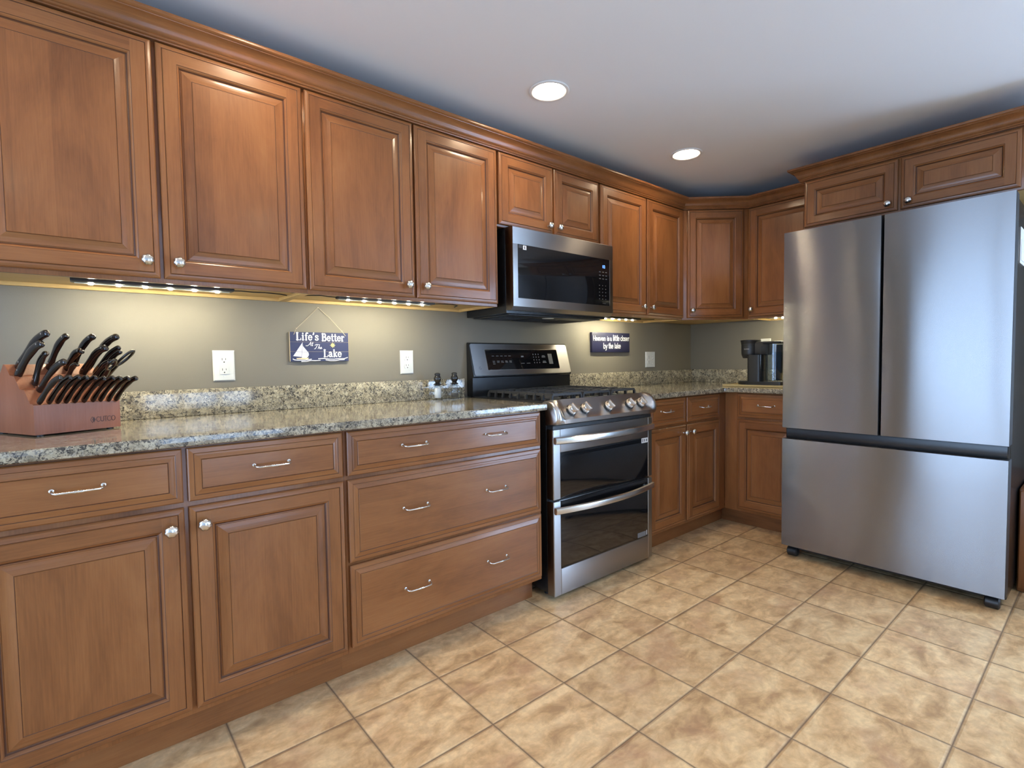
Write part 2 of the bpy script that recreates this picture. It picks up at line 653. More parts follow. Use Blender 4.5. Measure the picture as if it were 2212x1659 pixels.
def glass_unit(name, label, cat, axis, c, lo, hi, zb, ztop, n, pane):
    mb = MB()
    fwid = .07

    def bx(p, q, z0, z1, t=.03):
        if axis == 'y':
            mb.box(p, q, c - t, c + t, z0, z1, .006)
        else:
            mb.box(c - t, c + t, p, q, z0, z1, .006)
    step = (hi - lo) / n
    bx(lo, hi, zb, zb + .09)
    bx(lo, hi, ztop - .08, ztop)
    for k in range(n + 1):
        m_ = lo + step * k
        hw = fwid / 2 if 0 < k < n else fwid
        bx(max(lo, m_ - hw), min(hi, m_ + hw), zb + .09, ztop - .08)
    o = struct(name, mb, M_WHITE, label, cat)
    for k in range(n):
        g = MB()
        p, q = lo + step * k + .03, lo + step * (k + 1) - .03
        if axis == 'y':
            g.box(p, q, c - .004, c + .004, zb + .09, ztop - .08)
        else:
            g.box(c - .004, c + .004, p, q, zb + .09, ztop - .08)
        struct('pane', g, pane, None, None, parent=o)


glass_unit('door_1', 'white framed patio door with three light-dimming glass panes in the wall opposite the cabinets', 'door', 'y', YF - .06, -3.4, -2.2, 0, 2.06, 3, pane_mat('dimming_glass_patio', .30))  # pane tint here and below only dims daylight and its reflections
glass_unit('door_2', 'white framed glass door in the far wall facing the refrigerator', 'door', 'x', XL - .06, -2.5, -.6, 0, 2.06, 2, pane_mat('dimming_glass_side', .42))
glass_unit('door_3', 'white framed glass door in the end wall past the refrigerator', 'door', 'x', .06, -4.47, -2.97, 0, 2.10, 2, pane_mat('dimming_glass_end', .85))
glass_unit('added_window_1', 'unseen wide white framed window added for daylight at the far end of the wall opposite the cabinets', 'window', 'y', YF - .06, -6.05, -4.05, .34, 2.06, 2, pane_mat('dimming_glass_wide', .07))  # unseen window, added to light the kitchen from the front left
glass_unit('added_window_2', 'unseen white framed window added for daylight beside the glass door in the far wall', 'window', 'x', XL - .06, -4.45, -2.75, .34, 2.06, 2, pane_mat('dimming_glass_far', .10))  # unseen window, added to bring in more daylight

# recessed ceiling lights
CAN_LABEL = ['recessed ceiling light nearest the far glass door, above the row of wall cabinets',
             'recessed ceiling light above the knife block end of the wall cabinets',
             'recessed ceiling light above the wall cabinets just left of the microwave',
             'recessed ceiling light nearest the corner cabinet and the refrigerator cabinet',
             'unseen recessed ceiling light added mid-room to light the floor, nearest the far glass door',
             'unseen recessed ceiling light added mid-room to light the floor, in front of the range',
             'unseen recessed ceiling light added mid-room to light the floor, in front of the refrigerator']
can0 = None
for i, (cx, cy) in enumerate(CANS):
    if can0 is None:
        t = Thing('recessed_light', CAN_LABEL[i], 'ceiling light', (cx, cy, H), 'recessed ceiling lights')
        n = 40
        mb = MB()
        prof = [(.0755, .004), (.0755, -.001), (.088, -.001), (.0885, -.003), (.086, -.0055), (.076, -.0065), (.0715, -.004), (.0705, .004)]
        loops = [[(cx + r * math.cos(2 * PI * k / n), cy + r * math.sin(2 * PI * k / n), H + h) for k in range(n)] for r, h in prof]
        mb.loft(loops, cap0=False, cap1=False)
        t.part('trim_ring', mb, M_WHITE)
        mb = MB()
        prof = [(.0705, .004), (.0705, .012), (.069, .03), (.066, .05), (.064, .07), (.064, .10), (.0, .10)]
        loops = [[(cx + max(r, 1e-4) * math.cos(2 * PI * k / n), cy + max(r, 1e-4) * math.sin(2 * PI * k / n), H + h) for k in range(n)] for r, h in prof]
        mb.loft(loops, cap0=False, cap1=False)
        t.part('baffle', mb, M_WHITE)
        mb = MB().lathe([(.050, .060), (.060, .045), (.0605, .036), (.056, .027), (.044, .021), (.025, .018), (.0, .017)], (cx, cy, H), 'z', 32)
        t.part('bulb', mb, M_CAN, label='glowing flood bulb')
        can0 = t.o
    else:
        c = copy_tree(can0)
        c.location = (cx, cy, H)
        c['label'] = CAN_LABEL[i]

# ------------------------------------------------------------------ cabinets
YU, YB = -.3471, -.6414
FU, FB = -.327, -.6215          # face frame planes of wall and base cabinets
RIGHT = -PI / 2                   # frame of the end wall: local x runs along world -y

DOORP = [(0, 0), (0, .012), (.003, .0155), (.009, .0172), (.0145, .0180), (.0160, .0168), (.0180, .0195),
         (.054, .0195), (.0552, .0182), (.058, .0165), (.061, .0130), (.0632, .0100), (.0650, .0088), (.0668, .0092), (.068, .0108),
         (.074, .0114), (.081, .0128), (.088, .0150), (.0940, .0172), (.0952, .0166), (.0965, .0186)]
DRAWP = [(0, 0), (0, .011), (.003, .0138), (.0150, .0150), (.0165, .0138), (.0182, .0145), (.022, .0152), (.028, .0172), (.0325, .0184), (.0340, .0174), (.0355, .0195)]
GROOVE = {.0160, .0650, .0552, .0632, .0952, .0165, .0340}


def panel_front(x0, x1, z0, z1, yb, prof, butt=None):
    """rectangular front with a mitred profile; mats: 0 vertical grain, 1 horizontal, 2 glaze"""
    mb = MB()

    def ring(i, d):
        y = yb - d
        return [(x0 + i, y, z0 + i), (x1 - i, y, z0 + i), (x1 - i, y, z1 - i), (x0 + i, y, z1 - i)]
    prev = None
    for k, (i, d) in enumerate(prof):
        cur = ring(i, d)
        if prev:
            pi_, pd = prof[k - 1]
            if butt and abs(pi_ - butt[0]) < 1e-6:
                y = yb - d
                a, b_ = pi_, i
                mb.quad((x0 + a, y, z0 + a), (x0 + b_, y, z0 + a), (x0 + b_, y, z1 - a), (x0 + a, y, z1 - a), 0)
                mb.quad((x1 - b_, y, z0 + a), (x1 - a, y, z0 + a), (x1 - a, y, z1 - a), (x1 - b_, y, z1 - a), 0)
                mb.quad((x0 + b_, y, z0 + a), (x1 - b_, y, z0 + a), (x1 - b_, y, z0 + b_), (x0 + b_, y, z0 + b_), 1)
                mb.quad((x0 + b_, y, z1 - b_), (x1 - b_, y, z1 - b_), (x1 - b_, y, z1 - a), (x0 + b_, y, z1 - a), 1)
            else:
                g = i in GROOVE
                for e in range(4):
                    f_ = (e + 1) % 4
                    mb.quad(prev[e], prev[f_], cur[f_], cur[e], 2 if g else (1 if (e in (0, 2)) else 0))
        prev = cur
    mb.quad(*prev, 0 if butt else 1)
    mb.quad(*ring(0, 0)[::-1], 0)
    return mb


KNOBP = [(.0065, 0), (.0065, .003), (.0050, .006), (.0050, .012), (.0075, .0145), (.0130, .0165), (.0160, .0205), (.0165, .0245), (.0150, .0285), (.0115, .0318), (.0060, .0338), (.0, .0345)]


def knob(t, parent, x, z, yf):
    def mod(a, k):
        return 1.0 + (0.085 * math.cos(7 * (a + .22 * k)) if 4 <= k <= 10 else 0)
    mb = MB().lathe([(r, h) for r, h in KNOBP], (x, yf, z), '-y', 56, mod=mod)
    t.part('knob', mb, M_NICKEL, parent, angle=60)


def pull(t, parent, xc, z, yf, wdt=.100):
    h = wdt / 2
    P = [(xc - h, yf + .001, z + .004), (xc - h, yf - .014, z + .003), (xc - h + .003, yf - .022, z + .001), (xc - h + .009, yf - .027, z)]
    Q = [(xc - .012, yf - .0285, z), (xc - .010, yf - .0285, z), (xc + .010, yf - .0285, z), (xc + .012, yf - .0285, z)]
    Rr = [(2 * xc - p[0], p[1], p[2]) for p in P[::-1]]
    rad = [.0030, .0030, .0030, .0030, .0028, .0036, .0036, .0028, .0030, .0030, .0030, .0030]
    mb = MB().tube(P + Q + Rr, rad, 8)
    for xx in (xc - .006, xc, xc + .006):
        mb.lathe([(.0, -.0016), (.0042, -.001), (.0044, .0), (.0042, .001), (.0, .0016)], (xx, yf - .0285, z), 'x', 10)
    for sx in (-h, h):
        mb.lathe([(.0055, 0), (.0055, .0015), (.0035, .003)], (xc + sx, yf, z + .004), '-y', 12)
    t.part('pull', mb, M_NICKEL, parent, angle=50)


def wall_cabinet(name, label, x0, x1, z0, z1, yf, doors, rot=0.0, pivot=(0, 0, 0), group='wall cabinets', fr_ext=0.0):
    t = Thing(name, label, 'cabinet', ((x0 + x1) / 2, 0, z0), group, rot, pivot)
    mb = MB()
    mb.box(x0, x1, yf + .018, 0, z0 + .008, z1)
    for x in (x0, x1 - .016):
        mb.box(x, x + .016, yf + .018, -.001, z0 - .004, z0 + .0082)
    mb.box(x0 + .0162, x1 - .0162, -.018, -.0012, z0 - .004, z0 + .0082)
    for i in range(len(mb.f)):
        mb.m[i] = 1
    for i, fc in enumerate(mb.f):
        zs = [mb.v[q][2] for q in fc]
        if i < 6 and max(zs) > z0 + .02:
            mb.m[i] = 0
    mb.box(x0, x1 + fr_ext, yf, yf + .0185, z0 - .004, z1 + .004, .001, mat=0)
    t.part('body', mb, [M_WV, M_BIRCH])
    for dx0, dx1, dz0, dz1, kx, kz in doors:
        d = t.part('door', panel_front(dx0, dx1, dz0, dz1, yf - .0006, DOORP, (.018, .054)), [M_WV, M_WH, M_GLAZE])
        knob(t, d, kx, kz, yf - .0200)
    return t


ZT, ZBo = 2.1193, 1.3853
KZ = 1.4360
G_U = 'wall cabinets along the long wall'
wall_cabinet('overhead_cabinet', 'brown wooden double-door wall cabinet above the knife block', -4.128, -3.214, 1.376, 2.130, FU,
             [(-4.1165, -3.6744, ZBo, ZT, -3.7085, KZ), (-3.663, -3.2199, ZBo, ZT, -3.6255, KZ)], group=G_U)
wall_cabinet('overhead_cabinet', 'brown wooden double-door wall cabinet touching the left side of the microwave', -3.2138, -2.300, 1.376, 2.130, FU,
             [(-3.2083, -2.7622, ZBo, ZT, -2.8005, KZ), (-2.7522, -2.3064, ZBo, ZT, -2.7155, KZ)], group=G_U)
wall_cabinet('overhead_cabinet', 'short brown wooden double-door wall cabinet right above the microwave', -2.2998, -1.5475, 1.768, 2.130, FU,
             [(-2.2924, -1.9265, 1.7742, ZT, -1.9660, 1.812), (-1.9145, -1.5564, 1.7742, ZT, -1.8930, 1.812)], group=G_U)
wall_cabinet('overhead_cabinet', 'brown wooden double-door wall cabinet between the microwave and the corner', -1.5473, -.664, 1.376, 2.130, FU,
             [(-1.5377, -1.0985, ZBo, ZT, -1.1455, KZ), (-1.0873, -.668, ZBo, ZT, -1.0540, KZ)], group=G_U)
# diagonal corner cabinet
cA, cB = Vector((-.664, -.327, 0)), Vector((-.327, -.632, 0))
cang = math.atan2(cB.y - cA.y, cB.x - cA.x)
clen = (cB - cA).length
t = Thing('corner_cabinet', 'single-door wall cabinet set diagonally in the corner', 'cabinet', (-.2, -.2, 1.376), 'wall cabinets in the corner and on the end wall')
mb = MB()
poly = [(-.6638, -.002), (-.6638, -.327), (-.327, -.6318), (-.002, -.6318), (-.002, -.002)]
mb.loft([[(x, y, 1.384) for x, y in poly], [(x, y, 2.130) for x, y in poly]])
for i, fc in enumerate(mb.f):
    mb.m[i] = 1 if max(mb.v[q][2] for q in fc) < 1.39 else 0
s0 = len(mb.v)
mb.box(0, clen, -.0, .018, 1.372, 2.134, .001)
Rc = Matrix.Rotation(cang, 3, 'Z')
mb.move(lambda p: cA + Rc @ p, s0)
t.part('body', mb, [M_WV, M_BIRCH])
dw = .379
mb = panel_front((clen - dw) / 2 - .003, (clen + dw) / 2 - .003, ZBo, ZT, -.0006, DOORP, (.018, .054))
mb.move(lambda p: cA + Rc @ p)
d = t.part('door', mb, [M_WV, M_WH, M_GLAZE])
kmb = MB().lathe(KNOBP, ((clen - dw) / 2 + .029, -.020, KZ), '-y', 56, mod=lambda a, k: 1.0 + (0.085 * math.cos(7 * (a + .22 * k)) if 4 <= k <= 10 else 0))
kmb.move(lambda p: cA + Rc @ p)
t.part('knob', kmb, M_NICKEL, d, angle=60)
# end wall
wall_cabinet('overhead_cabinet', 'brown wooden wall cabinet on the end wall above the coffee maker', .6322, 1.0895, 1.376, 2.130, FU,
             [(.636, 1.083, ZBo, ZT, .6655, KZ)], RIGHT, group='wall cabinets in the corner and on the end wall')
wall_cabinet('overhead_cabinet', 'deep low double-door cabinet right above the refrigerator', 1.0905, 2.079, 1.849, 2.130, -.610,
             [(1.0961, 1.5423, 1.8555, 2.1152, 1.5040, 1.8935), (1.5543, 1.9969, 1.8555, 2.1152, 1.5910, 1.8900)], RIGHT, group='wall cabinets in the corner and on the end wall')

# crown molding
CROWN = [(0, 2.1225), (.0200, 2.1225), (.0215, 2.1255), (.0200, 2.1285), (.0235, 2.1300), (.0260, 2.1340), (.0245, 2.1375), (.0270, 2.1390), (.0310, 2.1440), (.0335, 2.1500),
         (.0355, 2.1560), (.0400, 2.1625), (.0465, 2.1685), (.0545, 2.1730), (.0600, 2.1750), (.0610, 2.1770), (.0650, 2.1785), (.0690, 2.1825), (.0700, 2.1875), (.0690, 2.1920), (0, 2.1920)]


def crown(path, prof, side=1):
    """path: list of (x, y) along the frame fronts, room on the right-hand side of travel"""
    P = [Vector((x, y)) for x, y in path]
    loops = []
    for k, p in enumerate(P):
        n1 = n2 = None
        if k > 0:
            d = (P[k] - P[k - 1]).normalized()
            n1 = Vector((d.y, -d.x))
        if k < len(P) - 1:
            d = (P[k + 1] - P[k]).normalized()
            n2 = Vector((d.y, -d.x))
        if n1 is None or n2 is None:
            n = n1 or n2
            sc = 1
        else:
            n = (n1 + n2).normalized()
            sc = 1 / n.dot(n1)
        loops.append([(p.x + n.x * o * sc, p.y + n.y * o * sc, z) for o, z in prof])
    return MB().loft(loops)


cr1 = crown([(-4.13, FU), (-.664, FU), (-.327, -.632), (FU, -1.0885)], CROWN)
single('crown_molding', cr1, M_WH, 'long curved wooden crown molding running along the tops of the wall cabinets into the corner', 'molding', (-2.4, FU, 2.12))
cr2 = crown([(-.402, -1.0902), (-.610, -1.0902), (-.610, -2.079), (-.03, -2.079)], CROWN)
single('crown_molding', cr2, M_WH, 'short curved wooden crown molding above the refrigerator cabinet', 'molding', (-.61, -1.6, 2.12))

# base cabinets
Z1T, Z1B, ZDT, Z3B = .8758, .7253, .7100, .1280


def base_cabinet(name, label, x0, x1, fronts, rot=0.0, group=None, frame=None, toe=-.555, toe_x=None):
    t = Thing(name, label, 'cabinet', ((x0 + x1) / 2, -.3, 0), group, rot)
    mb = MB()
    mb.box(x0, x1, FB + .018, -.002, .1085, .8825)
    f0, f1 = frame or (x0, x1)
    mb.box(f0, f1, FB, FB + .0185, .1085, .8825, .001)
    t.part('body', mb, M_WV)
    a, b = toe_x or (x0, x1)
    t.part('toe_kick', MB().box(a, b, toe, toe + .018, 0.0005, .1083), M_WH)
    for f in fronts:
        if f[0] == 'door':
            _, dx0, dx1, dz0, dz1, kx, kz = f
            d = t.part('door', panel_front(dx0, dx1, dz0, dz1, FB - .0004, DOORP, (.018, .054)), [M_WV, M_WH, M_GLAZE])
            knob(t, d, kx, kz, FB - .0198)
        else:
            _, dx0, dx1, dz0, dz1, px, pz = f
            d = t.part('drawer', panel_front(dx0, dx1, dz0, dz1, FB - .0004, DRAWP), [M_WV, M_WH, M_GLAZE])
            for x in px:
                pull(t, d, x, pz, FB - .0198)
    return t


G_B = 'base cabinets'
base_cabinet('base_cabinet', 'brown wooden base cabinet with two drawers over two doors, below the knife block', -4.128, -3.2135,
             [('drawer', -4.118, -3.6761, Z1B, Z1T, [-3.899], .802), ('door', -4.118, -3.6761, Z3B, ZDT, -3.7105, .658),
              ('drawer', -3.6641, -3.2196, Z1B, Z1T, [-3.4443], .802), ('door', -3.6641, -3.2196, Z3B, ZDT, -3.6313, .660)], group=G_B)
base_cabinet('drawer_cabinet', 'brown wooden base cabinet of three wide drawers left of the range', -3.2133, -2.300,
             [('drawer', -3.2036, -2.3095, Z1B, Z1T, [-2.951, -2.572], .805), ('drawer', -3.2036, -2.3095, .4256, .7105, [-2.951, -2.572], .574),
              ('drawer', -3.2036, -2.3095, Z3B, .4150, [-2.951, -2.572], .276)], group=G_B, toe_x=(-3.2133, -2.300))
base_cabinet('base_cabinet', 'brown wooden base cabinet with two drawers over two narrow doors, right of the range', -1.5005, -.6215,
             [('drawer', -1.4935, -1.1198, Z1B, Z1T, [-1.334], .805), ('door', -1.4935, -1.1198, Z3B, ZDT, -1.152, .6665),
              ('drawer', -1.1043, -.7200, Z1B, Z1T, [-.922], .804), ('door', -1.1043, -.7200, Z3B, ZDT, -1.073, .6665)], group=G_B, toe_x=(-1.5005, -.537))
base_cabinet('base_cabinet', 'brown wooden base cabinet with one drawer over one door, between the corner and the refrigerator', .6395, 1.0895,
             [('drawer', .7104, 1.082, Z1B, Z1T, [.895], .803), ('door', .7104, 1.082, Z3B, ZDT, 1.050, .660)], RIGHT, G_B, frame=(.6218, 1.0895), toe=-.535, toe_x=(.5555, 1.0895))

# countertops
ZC, ZCB = .914, .8838


def slab(poly, bev=.006):
    """polygon given counter-clockwise seen from above, eased top and bottom edges"""
    P = [Vector((x, y)) for x, y in poly]
    n = len(P)

    def inset(d):
        out = []
        for k in range(n):
            a = (P[k] - P[k - 1]).normalized()
            b = (P[(k + 1) % n] - P[k]).normalized()
            na, nb = Vector((-a.y, a.x)), Vector((-b.y, b.x))
            m_ = (na + nb).normalized()
            out.append(P[k] + m_ * (d / m_.dot(na)))
        return out
    L = []
    for z, d in ((ZCB, bev * .7), (ZCB + bev * .35, bev * .2), (ZCB + bev, 0), (ZC - bev, 0), (ZC - bev * .35, bev * .2), (ZC, bev * .7)):
        L.append([(q.x, q.y, z) for q in inset(d)])
    return MB().loft(L)


def splash(t, x0, x1, side='back'):
    mb = MB()
    if side == 'back':
        mb.box(x0, x1, -.022, -.0005, ZC + .0004, 1.016, .002)
    else:
        mb.box(-.022, -.0005, x0, x1, ZC + .0004, 1.016, .002)
    t.part('backsplash', mb, M_GRAN)


t = Thing('countertop', 'long speckled granite countertop left of the range', 'countertop', (-3.2, -.33, ZCB))
t.part('slab', slab([(-4.40, -.655), (-2.2865, -.655), (-2.2865, -.0005), (-4.40, -.0005)]), M_GRAN)
splash(t, -4.40, -2.2895)
t = Thing('countertop', 'L-shaped speckled granite countertop right of the range, turning the corner', 'countertop', (-.7, -.33, ZCB))
t.part('slab', slab([(-1.4985, -.655), (-.700, -.655), (-.655, -.700), (-.655, -1.0990), (-.0005, -1.0990), (-.0005, -.0005), (-1.4985, -.0005)]), M_GRAN)
splash(t, -1.4955, -.0005)
splash(t, -1.0990, -.0225, 'side')

# ------------------------------------------------------------------ stroke lettering
def arc(cx, cy, rx, ry, a0, a1, n=12):
    return [(cx + rx * math.cos(math.radians(a0 + (a1 - a0) * i / n)), cy + ry * math.sin(math.radians(a0 + (a1 - a0) * i / n))) for i in range(n + 1)]


# glyph: advance, [(weight, points)], slab serifs [(x0, x1, y)]
GL = {
    ' ': (.34, [], []),
    'L': (.66, [(1.3, [(.16, 1), (.16, 0)]), (.6, [(.16, .02), (.58, .02), (.60, .26)])], [(.02, .32, .98), (.02, .2, .02)]),
    'B': (.74, [(1.3, [(.17, 1), (.17, 0)]), (.6, [(.17, .98), (.40, .98)]), (1.2, arc(.40, .76, .16, .22, 90, -90)), (.6, [(.17, .53), (.42, .53)]),
                (1.2, arc(.42, .275, .20, .255, 90, -90)), (.6, [(.17, .02), (.42, .02)])], [(.02, .2, .98), (.02, .2, .02)]),
    'H': (.66, [(1, [(.10, 1), (.10, 0)]), (1, [(.54, 1), (.54, 0)]), (1, [(.10, .48), (.54, .48)])], []),
    'T': (.62, [(1, [(.02, 1), (.60, 1)]), (1, [(.31, 1), (.31, 0)])], []),
    'A': (.70, [(1, [(.02, 0), (.34, 1), (.66, 0)]), (1, [(.14, .36), (.54, .36)])], []),
    'C': (.80, [(1, arc(.42, .5, .38, .48, 48, 312, 18))], []),
    'U': (.76, [(1, [(.06, 1), (.06, .4)] + arc(.38, .36, .32, .34, 180, 360) + [(.70, .4), (.70, 1)])], []),
    'O': (.90, [(1, arc(.44, .5, .40, .48, 0, 360, 24))], []),
    'K': (.64, [(1, [(.10, 1), (.10, 0)]), (1, [(.56, 1), (.10, .42)]), (1, [(.26, .6), (.58, 0)])], []),
    'E': (.60, [(1, [(.52, 1), (.10, 1), (.10, 0), (.52, 0)]), (1, [(.10, .52), (.46, .52)])], []),
    'R': (.66, [(1, [(.10, 0), (.10, 1), (.34, 1)] + arc(.34, .76, .2, .24, 90, -90) + [(.10, .52)]), (1, [(.3, .52), (.56, 0)])], []),
    'I': (.26, [(1, [(.13, 1), (.13, 0)])], []),
    'G': (.82, [(1, arc(.42, .5, .38, .48, 48, 360, 18) + [(.5, .5)])], []),
    'i': (.36, [(1.2, [(.18, .66), (.18, 0)]), (1.35, [(.18, .90), (.18, .905)])], [(.05, .2, .64), (.05, .32, .02)]),
    'l': (.28, [(1.2, [(.14, 1), (.14, 0)])], [(.02, .16, .98), (.02, .28, .02)]),
    'f': (.40, [(1.1, [(.42, .93), (.36, .98), (.27, .97), (.20, .87), (.19, .7), (.19, 0)]), (.6, [(.05, .64), (.36, .64)])], [(.06, .33, .02)]),
    'e': (.58, [(1.05, arc(.29, .33, .21, .31, 0, 318, 20)), (.6, [(.09, .35), (.50, .35)])], []),
    "'": (.24, [(1.1, [(.14, 1), (.14, .92), (.08, .78)])], []),
    's': (.52, [(1, [(.43, .52), (.38, .62), (.26, .65), (.14, .61), (.10, .50), (.16, .40), (.28, .34), (.40, .27), (.44, .15), (.36, .04), (.24, .01), (.12, .05), (.07, .15)])], []),
    't': (.42, [(1.1, [(.19, .92), (.19, .14), (.24, .03), (.36, .04)]), (.6, [(.04, .64), (.37, .64)])], []),
    'r': (.48, [(1.2, [(.16, .66), (.16, 0)]), (1, [(.17, .48), (.25, .60), (.35, .65), (.43, .58)])], [(.03, .18, .64), (.03, .32, .02)]),
    'a': (.58, [(1.1, [(.10, .54), (.17, .63), (.29, .65), (.40, .57), (.41, .42), (.41, .10), (.50, .02)]), (1, [(.41, .39), (.26, .36), (.12, .27), (.09, .14), (.16, .03), (.28, .02), (.41, .14)])], []),
    'k': (.60, [(1.2, [(.16, 1), (.16, 0)]), (.8, [(.50, .64), (.17, .28)]), (1.1, [(.27, .38), (.50, .02)])], [(.03, .18, .98), (.03, .30, .02), (.38, .58, .02), (.38, .58, .64)]),
    'v': (.50, [(1, [(.04, .66), (.25, 0), (.46, .66)])], []),
    'n': (.56, [(1, [(.11, .66), (.11, 0)]), (1, [(.11, .44), (.18, .58), (.29, .65), (.40, .58), (.44, .44), (.44, 0)])], []),
    'h': (.56, [(1, [(.11, 1), (.11, 0)]), (1, [(.11, .44), (.18, .58), (.29, .65), (.40, .58), (.44, .44), (.44, 0)])], []),
    'c': (.48, [(1, arc(.28, .33, .22, .31, 50, 310, 16))], []),
    'o': (.56, [(1, arc(.28, .33, .22, .31, 0, 360, 20))], []),
    'b': (.56, [(1, [(.11, 1), (.11, 0)]), (1, arc(.29, .33, .19, .31, -180, 180, 18))], []),
    'y': (.50, [(1, [(.05, .66), (.25, .05)]), (1, [(.45, .66), (.25, .05), (.14, -.26), (.02, -.30)])], []),
}


def stroke(mb, pts, hw, P, th=.0006, mat=0):
    th += 5e-6 * (len(mb.f) % 160)
    """ribbon of half width hw along 2D points; P maps (a, b, depth) to 3D"""
    for k in range(len(pts) - 1):
        (x0, y0), (x1, y1) = pts[k], pts[k + 1]
        L = math.hypot(x1 - x0, y1 - y0)
        if L < 1e-9:
            continue
        nx, ny = -(y1 - y0) / L * hw, (x1 - x0) / L * hw
        th += 5e-6
        mb.quad(P(x0 + nx, y0 + ny, th), P(x0 - nx, y0 - ny, th), P(x1 - nx, y1 - ny, th), P(x1 + nx, y1 + ny, th), mat)
    for x, y in pts:
        th += 5e-6
        mb.face(mb.pts([P(x + hw * math.cos(2 * PI * i / 10), y + hw * math.sin(2 * PI * i / 10), th) for i in range(10)]), mat)


def text_width(s, sx=1.0, gap=.04):
    return sum((GL[c][0] + gap) * sx for c in s) - gap * sx


def write(mb, s, x, y, size, wt, P, sx=1.0, slab_=False, slant=0.0, gap=.04, fit=None, th=.0006, mat=0):
    if fit:
        sx = sx * fit / (text_width(s, sx, gap) * size)
    for c in s:
        adv, st, ser = GL[c]

        def T(p):
            return (x + (p[0] * sx + p[1] * slant) * size, y + p[1] * size)
        for wgt, pts in st:
            stroke(mb, [T(p) for p in pts], wt * size * (wgt if slab_ else 1.0), P, th, mat)
        if slab_:
            for a, b, yy in ser:
                stroke(mb, [T((a, yy)), T((b, yy))], wt * size * .42, P, th, mat)
        x += (adv + gap) * sx * size
    return x


def rect2(mb, x0, x1, z0, z1, P, th, mat=0):
    mb.quad(P(x0, z0, th), P(x1, z0, th), P(x1, z1, th), P(x0, z1, th), mat)


# ------------------------------------------------------------------ gas range
R1, R2 = -2.2606, -1.5046
RY = -.665
t = Thing('gas_range', 'stainless steel double-oven gas range with five knobs', 'range', ((R1 + R2) / 2, -.35, 0))
mb = MB().box(R1 + .004, R2 - .004, -.618, -.030, .028, .9035, .002)
t.part('body', mb, M_BLACK)
mb = MB().box(R1 + .001, R2 - .001, -.632, -.030, .9038, .9175, .004)
t.part('cooktop', mb, M_BLACK)
for x in (R1 + .05, R2 - .05):
    for y in (-.57, -.08):
        t.part('foot', MB().lathe([(.018, 0.0002), (.018, .010), (.012, .013), (.012, .029)], (x, y, 0), 'z', 16), M_PLAST)


def oven_door(z0, z1, g0, g1, hz, label):
    mb = MB()
    # steel surround of the glass as four rails with a shared front plane
    gx0, gx1 = -2.2141, -1.5405
    y0, y1 = RY, -.6185
    mb.box(R1, gx0, y0, y1, z0, z1, .003)
    mb.box(gx1, R2, y0, y1, z0, z1, .003)
    if z1 - g1 > .004:
        mb.box(gx0 - .0015, gx1 + .0015, y0 + .0001, y1, g1, z1, .003)
    if g0 - z0 > .004:
        mb.box(gx0 - .0015, gx1 + .0015, y0 + .0001, y1, z0, g0, .003)
    mb.box(gx0 - .001, gx1 + .001, y0 + .012, y1, max(z0, g0 - .001), min(z1, g1 + .001))
    o = t.part('oven_door', mb, M_STEEL, label=label)
    t.part('glass', MB().box(gx0 + .0005, gx1 - .0005, y0 + .0012, y0 + .0118, g0 + .0005, g1 - .0005, .001), M_BGLASS, o)
    # bowed flat bar handle
    mb = MB()
    n = 16
    loops = []
    hx0, hx1 = R1 - .003, R2 - .012
    for k in range(n + 1):
        u = k / n
        x = hx0 + (hx1 - hx0) * u
        b = 1 - (2 * u - 1) ** 2
        y = RY - .014 - .046 * b
        zt = .0165
        loops.append([(x, y - .0085, hz - zt * .75), (x, y - .0105, hz), (x, y - .0085, hz + zt * .75), (x, y - .002, hz + zt), (x, y + .006, hz + zt * .8), (x, y + .008, hz), (x, y + .006, hz - zt * .8), (x, y - .002, hz - zt)])
    mb.loft(loops)
    for x in (R1 + .035, R2 - .045):
        mb.box(x - .012, x + .012, RY - .030, RY + .001, hz - .009, hz + .009, .003)
    t.part('handle', mb, M_STEEL2, o)
    return o


dU = oven_door(.4705, .7918, .4720, .6850, .744, 'upper oven door with black glass')
dL = oven_door(.0212, .4610, .1430, .4590, .424, 'lower oven door with black glass')
FR = lambda a, b, d: (a, RY + .0012 - d, b)
mb = MB().box(-1.5985, -1.5435, RY - .0002, RY + .0008, .6575, .6835)
rect2(mb, -1.594, -1.586, .662, .679, FR, .0018, 1)
rect2(mb, -1.579, -1.570, .664, .678, FR, .0018, 1)
rect2(mb, -1.561, -1.550, .664, .678, FR, .0018, 1)
t.part('sticker', mb, [M_LABEL, M_GREY], dU, label='white sticker')
mb = MB()
rect2(mb, -1.634, -1.562, .150, .176, FR, .0004, 0)
rect2(mb, -1.558, -1.550, .152, .178, FR, .0004, 1)
t.part('badge', mb, [M_GREY, M_LGREY], dL)

